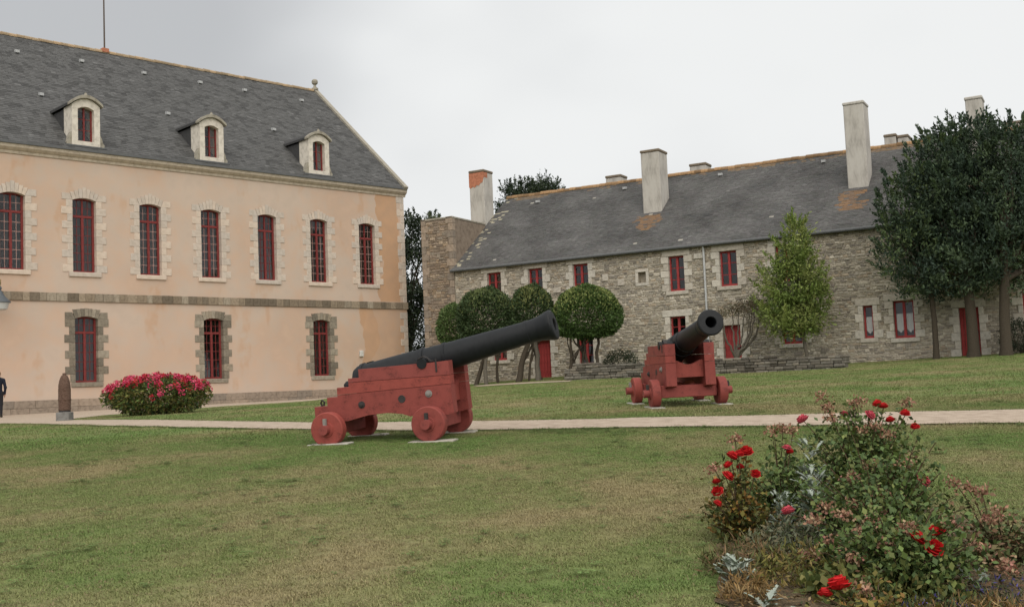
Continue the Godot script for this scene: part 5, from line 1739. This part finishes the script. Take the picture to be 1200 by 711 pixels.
# ---------------------------------------------------------------- sky
func overcast() -> ImageTexture:
	var w := 1024
	var h := 512
	var im := Image.create_empty(w, h, false, Image.FORMAT_RGBF)
	var f := FastNoiseLite.new()
	f.seed = SKY_SEED
	f.frequency = 1.0
	f.fractal_octaves = 5
	f.fractal_gain = 0.42
	for j in h:
		var th := PI * (j + 0.5) / h
		for i in w:
			var ph := TAU * (i + 0.5) / w
			var d := Vector3(sin(ph) * sin(th), cos(th), -cos(ph) * sin(th))
			var n := f.get_noise_3d(d.x * 1.25, d.y * 2.4, d.z * 1.25)
			var v := clampf(0.5 + n * 1.5, 0, 1)
			v = v * v * (3 - 2 * v)
			var l := lerpf(0.29, 0.475, v)
			if d.y < 0: l = 0.3
			im.set_pixel(i, j, Color(l * lerpf(0.968, 0.985, v), l * lerpf(0.995, 1.0, v), l * lerpf(1.03, 1.0, v)))
	return ImageTexture.create_from_image(im)

const SKY_SEED := 353


func _ready() -> void:
	rng.seed = 20240611
	# ---- camera
	var cam := Camera3D.new()
	cam.name = "camera"
	cam.position = Vector3(0, EYE, 0)
	cam.basis = Basis(Vector3.RIGHT, deg_to_rad(PITCH)) * Basis(Vector3.BACK, deg_to_rad(-ROLL))
	cam.fov = rad_to_deg(2 * atan(355.5 / FOCAL))
	cam.near = 0.1
	cam.far = 2000.0
	add_child(cam)
	cam.current = true
	# ---- sky, soft sun behind thin cloud, exposure
	var env := Environment.new()
	env.background_mode = Environment.BG_SKY
	var sky := Sky.new()
	var sm := PanoramaSkyMaterial.new()
	sm.panorama = overcast()
	sky.sky_material = sm
	env.sky = sky
	env.tonemap_mode = Environment.TONE_MAPPER_LINEAR
	env.tonemap_exposure = 1.85
	env.sdfgi_enabled = true
	env.ssao_enabled = true
	env.ssil_enabled = true
	var we := WorldEnvironment.new()
	we.name = "world_environment"
	we.environment = env
	add_child(we)
	var sun := DirectionalLight3D.new()
	sun.name = "sun"
	sun.light_energy = 0.5
	sun.light_color = Color(1.0, 0.97, 0.92)
	sun.light_angular_distance = 90.0
	sun.shadow_enabled = true
	add_child(sun)
	sun.look_at_from_position(Vector3(1.5, 10.0, 8.5), Vector3.ZERO)
	# ---- setting
	patch_noise.seed = 501; patch_noise.frequency = 0.28; patch_noise.fractal_octaves = 4
	fine_noise.seed = 502; fine_noise.frequency = 1.1; fine_noise.fractal_octaves = 3
	make_materials()
	make_ground()
	rendered_building()
	stone_house()
	stone_tower()
	low_wall()
	# ---- cannons
	var c1 := cannon("black cannon pointing right in side view, on the lawn before the gravel path", on_ground(-1.75, 15.91, -0.012), deg_to_rad(-15.0), 1.2, 11.9)
	place_slabs(c1, "flat pale slab under a wheel of the cannon seen from its side", "slabs under the side-on cannon")
	var c2 := cannon("black cannon with its muzzle turned to the viewer, beyond the gravel path", on_ground(2.9, 19.99, 0.005), deg_to_rad(-84.5), 0.0, 10.0)
	place_slabs(c2, "flat pale slab under a wheel of the cannon that faces the viewer", "slabs under the facing cannon")
	# ---- trees
	var dark := [Color(0.042, 0.066, 0.042), Color(0.05, 0.076, 0.045), Color(0.06, 0.088, 0.046), Color(0.036, 0.057, 0.04)]
	var g3 := "dark evergreen trees before the red door"
	big_tree("evergreen_tree", "slender-trunked dark evergreen before the curtained windows", on_ground(16.63, 43.8), [[seen_at(1083, 300, 43.8), Vector3(1.75, 1.7, 1.5)], [seen_at(1078, 245, 43.8), Vector3(1.45, 1.6, 1.4)], [seen_at(1100, 200, 43.8), Vector3(1.3, 1.3, 1.3)]], 0.11, M.bark, dark + [Color(0.085, 0.12, 0.05)], 250, 64, 0.42, 0.17, 0.065, Vector3.UP * 0.7, g3, 0.3, 190)
	big_tree("evergreen_tree", "thick dark-trunked evergreen standing right before the red door", on_ground(17.74, 42.9), [[seen_at(1128, 295, 42.9), Vector3(1.8, 1.9, 1.6)], [seen_at(1128, 235, 42.9), Vector3(1.8, 1.8, 1.6)], [seen_at(1138, 180, 42.9), Vector3(1.45, 1.15, 1.4)]], 0.21, M.bark, dark, 290, 64, 0.42, 0.17, 0.065, Vector3.UP * 0.8, g3, 0.3, 200)
	big_tree("evergreen_tree", "broad-crowned dark evergreen beside the clipped ball bush", on_ground(18.6, 42.0), [[seen_at(1195, 300, 42.0), Vector3(1.9, 1.4, 1.7)], [seen_at(1190, 240, 42.0), Vector3(2.1, 2.0, 1.8)], [seen_at(1185, 182, 42.0), Vector3(1.7, 1.1, 1.6)], [seen_at(1245, 230, 42.0), Vector3(1.8, 2.2, 1.7)]], 0.2, M.bark, dark, 370, 64, 0.42, 0.17, 0.065, Vector3.UP * 0.8, g3, 0.3, 240)
	big_tree("young_tree", "slim young tree with light yellow-green leaves behind the low wall", on_ground(12.2, 46.2), [[seen_at(930, 372, 46.2), Vector3(1.4, 0.9, 1.2)], [seen_at(931, 335, 46.2), Vector3(1.35, 0.9, 1.2)], [seen_at(930, 303, 46.2), Vector3(0.85, 0.8, 0.9)], [seen_at(933, 278, 46.2), Vector3(0.35, 0.6, 0.35)]], 0.075, M.bark_pale, [Color(0.14, 0.195, 0.045), Color(0.165, 0.21, 0.055), Color(0.11, 0.16, 0.04), Color(0.19, 0.22, 0.065)], 290, 56, 0.38, 0.16, 0.05, Vector3.UP * 0.1, "", 0.1, 110)
	var clip := [Color(0.05, 0.08, 0.032), Color(0.064, 0.096, 0.037), Color(0.042, 0.066, 0.028)]
	var b1 := on_ground(-1.2, 50.3)
	clipped_tree("dark round clipped tree on bare stems, nearest the stone tower", b1, seen_at(569, 373, 50.3), Vector3(1.3, 1.35, 1.2), [[-0.65, 0.0, 0.11, 0.0], [-0.1, 0.3, 0.1, 1.0], [0.45, -0.1, 0.075, 0.0]], clip, Color(0.1, 0.125, 0.045), 1500)
	var b2 := on_ground(0.9, 49.6)
	clipped_tree("narrower dark clipped tree between the two wider clipped trees", b2, seen_at(623, 370, 49.6), Vector3(1.0, 1.35, 1.0), [[-0.8, 0.2, 0.15, 0.0], [-0.3, 0, 0.06, 0.0], [0.1, 0.1, 0.14, 1.0], [0.35, 0.0, 0.07, 0.0]], clip, Color(0.13, 0.145, 0.05), 1500)
	var b3 := on_ground(2.75, 48.6)
	clipped_tree("wide bright green clipped tree with shaggy shoots beside the low wall", b3, seen_at(688, 371, 48.6), Vector3(1.5, 1.35, 1.3), [[-0.7, 0, 0.06, 0.0], [-0.45, 0.1, 0.075, 0.0], [-0.2, -0.1, 0.06, 0.0], [0.35, 0.1, 0.08, 0.0], [0.5, 0, 0.085, 0.0], [0.7, 0.2, 0.09, 0.0]], [Color(0.06, 0.105, 0.028), Color(0.075, 0.125, 0.034), Color(0.048, 0.083, 0.025)], Color(0.16, 0.19, 0.06), 2200)
	var b4 := on_ground(-3.2, 52.6)
	clipped_tree("pale green clipped tree half hidden, against the stone tower", b4, seen_at(531, 385, 52.6), Vector3(0.75, 1.15, 0.8), [[0, 0, 0.1, 0.0]], [Color(0.1, 0.15, 0.05), Color(0.08, 0.125, 0.042)], Color(0.13, 0.17, 0.065), 400)
	small_bare_tree()
	bush("clipped_bush", "low dark bush behind the low stone wall, near the clipped trees", on_ground(4.7, 49.0), Vector3(0.78, 0.6, 0.6), 3500, [Color(0.02, 0.03, 0.015), Color(0.028, 0.04, 0.02)], 0.07)
	bush("ball_bush", "round dark ball bush beside the red door's evergreen trees", on_ground(19.7, 43.1), Vector3(0.85, 0.7, 0.7), 4200, [Color(0.022, 0.03, 0.018), Color(0.03, 0.04, 0.022)], 0.07)
	# ---- trees behind the buildings
	var back := [Color(0.02, 0.034, 0.018), Color(0.03, 0.045, 0.024), Color(0.04, 0.055, 0.03)]
	big_tree("background_tree", "tall dark tree in the gap between peach building and tower", Vector3(-7.2, 1.2, -72.0), [[seen_at(487, 400, 72), Vector3(2.6, 3.2, 2.2)], [seen_at(484, 330, 72), Vector3(2.2, 3.2, 2.0)], [seen_at(488, 280, 72), Vector3(1.9, 1.6, 1.6)]], 0.25, M.bark, back, 420, 60, 0.55, 0.2, 0.09, Vector3.UP * 0.4)
	big_tree("background_tree", "treetop showing over the slate ridge beside the brick-topped chimney", Vector3(1.5, 1.2, -76.0), [[seen_at(600, 238, 76), Vector3(1.1, 1.2, 1.2)], [seen_at(622, 232, 76), Vector3(1.5, 1.25, 1.4)], [seen_at(643, 226, 76), Vector3(0.9, 0.9, 1.0)]], 0.2, M.bark, back, 170, 60, 0.42, 0.18, 0.07, Vector3.UP * 1.0)
	# ---- beside the path
	hydrangea()
	carved_post()
	wall_lantern()
	person()
	flower_bed()
	make_grass()

func small_bare_tree() -> void:
	var base := on_ground(9.55, 47.9)
	var t := thing("small_bare_tree", "small vase-shaped tree with bare pale branches before a red door", "tree", base)
	var b := MB.new()
	var f := MB.new()
	limb(b, Vector3(0, -0.2, 0), Vector3(0.02, 0.55, 0), 0.1, 0.085, 0.02)
	for i in 9:
		var tip := seen_at(rnd(846, 894), rnd(356, 372), 47.9 + rnd(-0.5, 0.5)) - base
		var midp := Vector3(tip.x * 0.75, tip.y * 0.55, tip.z * 0.75)
		limb(b, Vector3(0.02, 0.5, 0), midp, 0.06, 0.04, 0.05)
		limb(b, midp, tip, 0.04, 0.015, 0.05)
		for k in 230:
			var p := tip + Vector3(rng.randfn(0, 0.2), rng.randfn(0.02, 0.14), rng.randfn(0, 0.2))
			b_leaf(f, p, (rdir() + Vector3.UP * 0.3).normalized(), rnd(0.05, 0.11), pick([Color(0.10, 0.08, 0.045), Color(0.08, 0.08, 0.04), Color(0.12, 0.085, 0.055)]))
	part("branches", b.mesh(), M.bark_pale, t)
	part("crown", f.mesh(), M.leaf, t, Vector3.ZERO, true)

func flower_bed() -> void:
	var green := [Color(0.08, 0.125, 0.038), Color(0.1, 0.148, 0.043), Color(0.06, 0.094, 0.033), Color(0.135, 0.16, 0.05)]
	var bronze := [Color(0.075, 0.11, 0.038), Color(0.12, 0.1, 0.045), Color(0.16, 0.095, 0.055), Color(0.09, 0.11, 0.042)]
	var yellow := [Color(0.15, 0.13, 0.03), Color(0.10, 0.10, 0.03), Color(0.2, 0.11, 0.03), Color(0.06, 0.08, 0.025)]
	rose_bush("tallest rose bush, bright red and pink roses over dense green leaves", 2.55, 8.3, [[943, 494, 8.2, 0.085, true], [1030, 475, 8.3, 0.07, false], [1036, 478, 8.25, 0.06, false], [1018, 488, 8.1, 0.075, true], [1044, 494, 8.15, 0.06, false], [1061, 487, 8.2, 0.07, false], [1073, 502, 8.2, 0.06, false], [990, 486, 8.3, 0.05, true]], [[963, 464, 8.3], [971, 478, 8.25], [1005, 470, 8.3], [1000, 474, 8.35], [1026, 500, 8.0], [1064, 472, 8.4], [975, 490, 8.1], [1040, 510, 8.0], [1010, 505, 8.1]], 60, 0.44, 0.78, 11000, green)
	rose_bush("rose bush with a cluster of red roses and yellowing lower leaves", 1.48, 7.5, [[857, 537, 7.4, 0.075, false], [866, 534, 7.45, 0.06, false], [875, 532, 7.5, 0.085, false], [855, 547, 7.4, 0.06, false], [868, 549, 7.5, 0.05, false], [885, 557, 7.4, 0.065, false], [851, 560, 7.35, 0.075, false], [840, 566, 7.4, 0.05, false], [842, 577, 7.3, 0.07, false], [840, 592, 7.2, 0.055, false]], [[862, 515, 7.5], [838, 550, 7.4]], 34, 0.32, 0.45, 2600, yellow)
	rose_bush("small rose bush with one dark red rose beside the tall silver plant", 1.88, 8.1, [[922, 527, 8.0, 0.06, true], [926, 531, 8.0, 0.05, false]], [[905, 505, 8.2], [918, 502, 8.2], [930, 505, 8.1]], 60, 0.38, 0.58, 4200, green)
	rose_bush("broad rose bush of glossy green leaves with one pink rose and many faded ones", 2.25, 7.0, [[1080, 566, 7.1, 0.085, true], [925, 602, 6.7, 0.075, true]], [[970, 597, 6.7], [1000, 590, 6.8], [1018, 617, 6.5], [1022, 612, 6.5], [1021, 545, 7.3], [1030, 548, 7.3], [1066, 542, 7.4], [1048, 550, 7.3], [985, 640, 6.4], [975, 634, 6.5], [950, 650, 6.3], [1047, 567, 7.1], [1000, 560, 7.1], [1035, 580, 6.9], [955, 610, 6.6], [1008, 625, 6.4], [1060, 590, 6.9], [990, 605, 6.6], [1030, 600, 6.7]], 100, 0.52, 0.72, 11000, green)
	rose_bush("rose bush with three large deep red roses close together", 2.02, 6.0, [[1075, 635, 5.75, 0.085, false], [1094, 645, 5.7, 0.09, false], [1099, 627, 5.8, 0.08, false]], [[1068, 618, 5.9], [1062, 622, 5.9], [1040, 640, 5.9], [1115, 615, 6.1], [1000, 655, 5.9]], 80, 0.42, 0.52, 8000, green)
	rose_bush("sprawling sparse rose bush with only faded brownish blooms", 2.8, 6.6, [], [[1135, 572, 6.7], [1120, 566, 6.8], [1150, 575, 6.7], [1185, 668, 5.9], [1178, 660, 6.0], [1160, 610, 6.5], [1170, 600, 6.5], [1145, 640, 6.2]], 50, 0.4, 0.3, 2200, bronze)
	rose_bush("low rose with one large scarlet bloom and a bud in dry litter", 1.62, 5.25, [[985, 691, 5.2, 0.1, false], [967, 699, 5.2, 0.06, false]], [[1010, 690, 5.3]], 24, 0.3, 0.24, 1100, yellow)
	for q in [[952, 552, 7.6, 0.1, 90, 0.3, "tall silver-leaved plant beside the tallest rose bush"], [958, 580, 7.1, 0.12, 60, 0.2, "broad silver-leaved plant at the heart of the flower bed"], [918, 580, 7.2, 0.055, 260, 0.28, "fine grey-leaved plant behind the pink rosebud"], [1001, 583, 7.1, 0.1, 30, 0.2, "small silver-leaved plant among faded roses"], [862, 660, 6.3, 0.11, 44, 0.12, "flat silver-leaved rosette at the lawn side of the bed"], [893, 700, 5.7, 0.13, 9, 0.08, "few-leaved silver sprig beside the dry straw-coloured plant"], [1140, 672, 5.9, 0.09, 24, 0.06, "low silver-leaved plant under the sprawling rose"], [948, 520, 8.0, 0.1, 70, 0.3, "silver-leaved plant under the pink rose"]]:
		var at := seen_at(q[0], q[1], q[2])
		var g := on_ground(at.x, q[2])
		silver_plant(q[6], g, q[3], q[4], maxf(0.04, at.y - g.y))
	var straw := [Color(0.26, 0.16, 0.06), Color(0.2, 0.12, 0.05), Color(0.3, 0.21, 0.1)]
	dry_plant("dry straw-coloured plant at the lawn edge of the flower bed", on_ground(1.17, 5.9), 0.15, 0.18, 420, straw, "dried_plant", "plant", 0.075, 0.12)
	dry_plant("patch of dry brown stalks below the three deep red roses", on_ground(2.2, 5.3), 0.36, 0.12, 1300, straw + [Color(0.1, 0.12, 0.05)], "dried_plant", "plant", 0.07, 0.1)
	dry_plant("yellow-leaved low plant beside the silver rosette", on_ground(1.55, 6.3), 0.3, 0.24, 900, [Color(0.15, 0.14, 0.035), Color(0.11, 0.12, 0.035), Color(0.2, 0.15, 0.05)], "yellow_leaf_plant", "plant", 0.055)
	dry_plant("low plant with tiny violet-blue flowers in front of the roses", on_ground(1.95, 5.35), 0.25, 0.16, 420, [Color(0.07, 0.06, 0.2), Color(0.05, 0.06, 0.04), Color(0.05, 0.065, 0.03), Color(0.06, 0.055, 0.04)], "violet_flower_plant", "plant", 0.035)
	dry_plant("violet-flowered low plant beneath the sprawling rose", on_ground(2.55, 5.7), 0.3, 0.16, 460, [Color(0.07, 0.06, 0.2), Color(0.05, 0.06, 0.04), Color(0.06, 0.075, 0.03)], "violet_flower_plant", "plant", 0.035)
	var round_leaf := [Color(0.12, 0.135, 0.04), Color(0.085, 0.11, 0.035), Color(0.15, 0.14, 0.045)]
	dry_plant("low round-leaved yellow-green plant among the dry litter", on_ground(1.72, 5.95), 0.26, 0.2, 520, round_leaf, "round_leaf_plant", "plant", 0.06, 0.75)
	dry_plant("dark green undergrowth below the broad rose bush", on_ground(2.0, 6.45), 0.36, 0.26, 1500, [Color(0.04, 0.065, 0.025), Color(0.055, 0.08, 0.03), Color(0.08, 0.07, 0.035)], "undergrowth_plant", "plant", 0.05, 0.5)
	dry_plant("grey-green undergrowth between the red cluster rose and the silver plants", on_ground(1.7, 6.95), 0.32, 0.3, 1300, [Color(0.15, 0.165, 0.11), Color(0.11, 0.135, 0.07), Color(0.17, 0.15, 0.09)], "undergrowth_plant", "plant", 0.05, 0.3)
	dry_plant("rusty brown stalks at the foot of the red cluster rose", on_ground(1.3, 6.6), 0.26, 0.22, 900, [Color(0.2, 0.13, 0.07), Color(0.15, 0.13, 0.06), Color(0.12, 0.135, 0.05)], "dried_plant", "plant", 0.07, 0.14)
	dry_plant("leafy green plant beside the single scarlet bloom", on_ground(1.95, 5.75), 0.3, 0.2, 900, round_leaf + [Color(0.05, 0.08, 0.03)], "round_leaf_plant", "plant", 0.045, 0.5)
	var lt := MB.new()
	for i in 9000:
		var p := Vector2(rnd(0.8, 4.0), rnd(3.8, 9.3))
		if not Geometry2D.is_point_in_polygon(p, bed_poly): continue
		lt.leaf(on_ground(p.x, p.y, 0.012 + rnd(0.003, 0.05)), (rdir() * Vector3(1, 0.4, 1)).normalized(), Vector3.UP + rdir() * 0.5, rnd(0.02, 0.055), rnd(0.006, 0.022), pick([Color(0.2, 0.12, 0.05), Color(0.14, 0.08, 0.04), Color(0.27, 0.19, 0.1), Color(0.09, 0.1, 0.035), Color(0.06, 0.08, 0.03)]) * rnd(0.6, 1.2))
	var o := part("leaf_litter", lt.mesh(), M.leaf, self, Vector3.ZERO, true)
	tag(o, "dry fallen leaves and straw covering the flower bed's soil", "leaf litter")
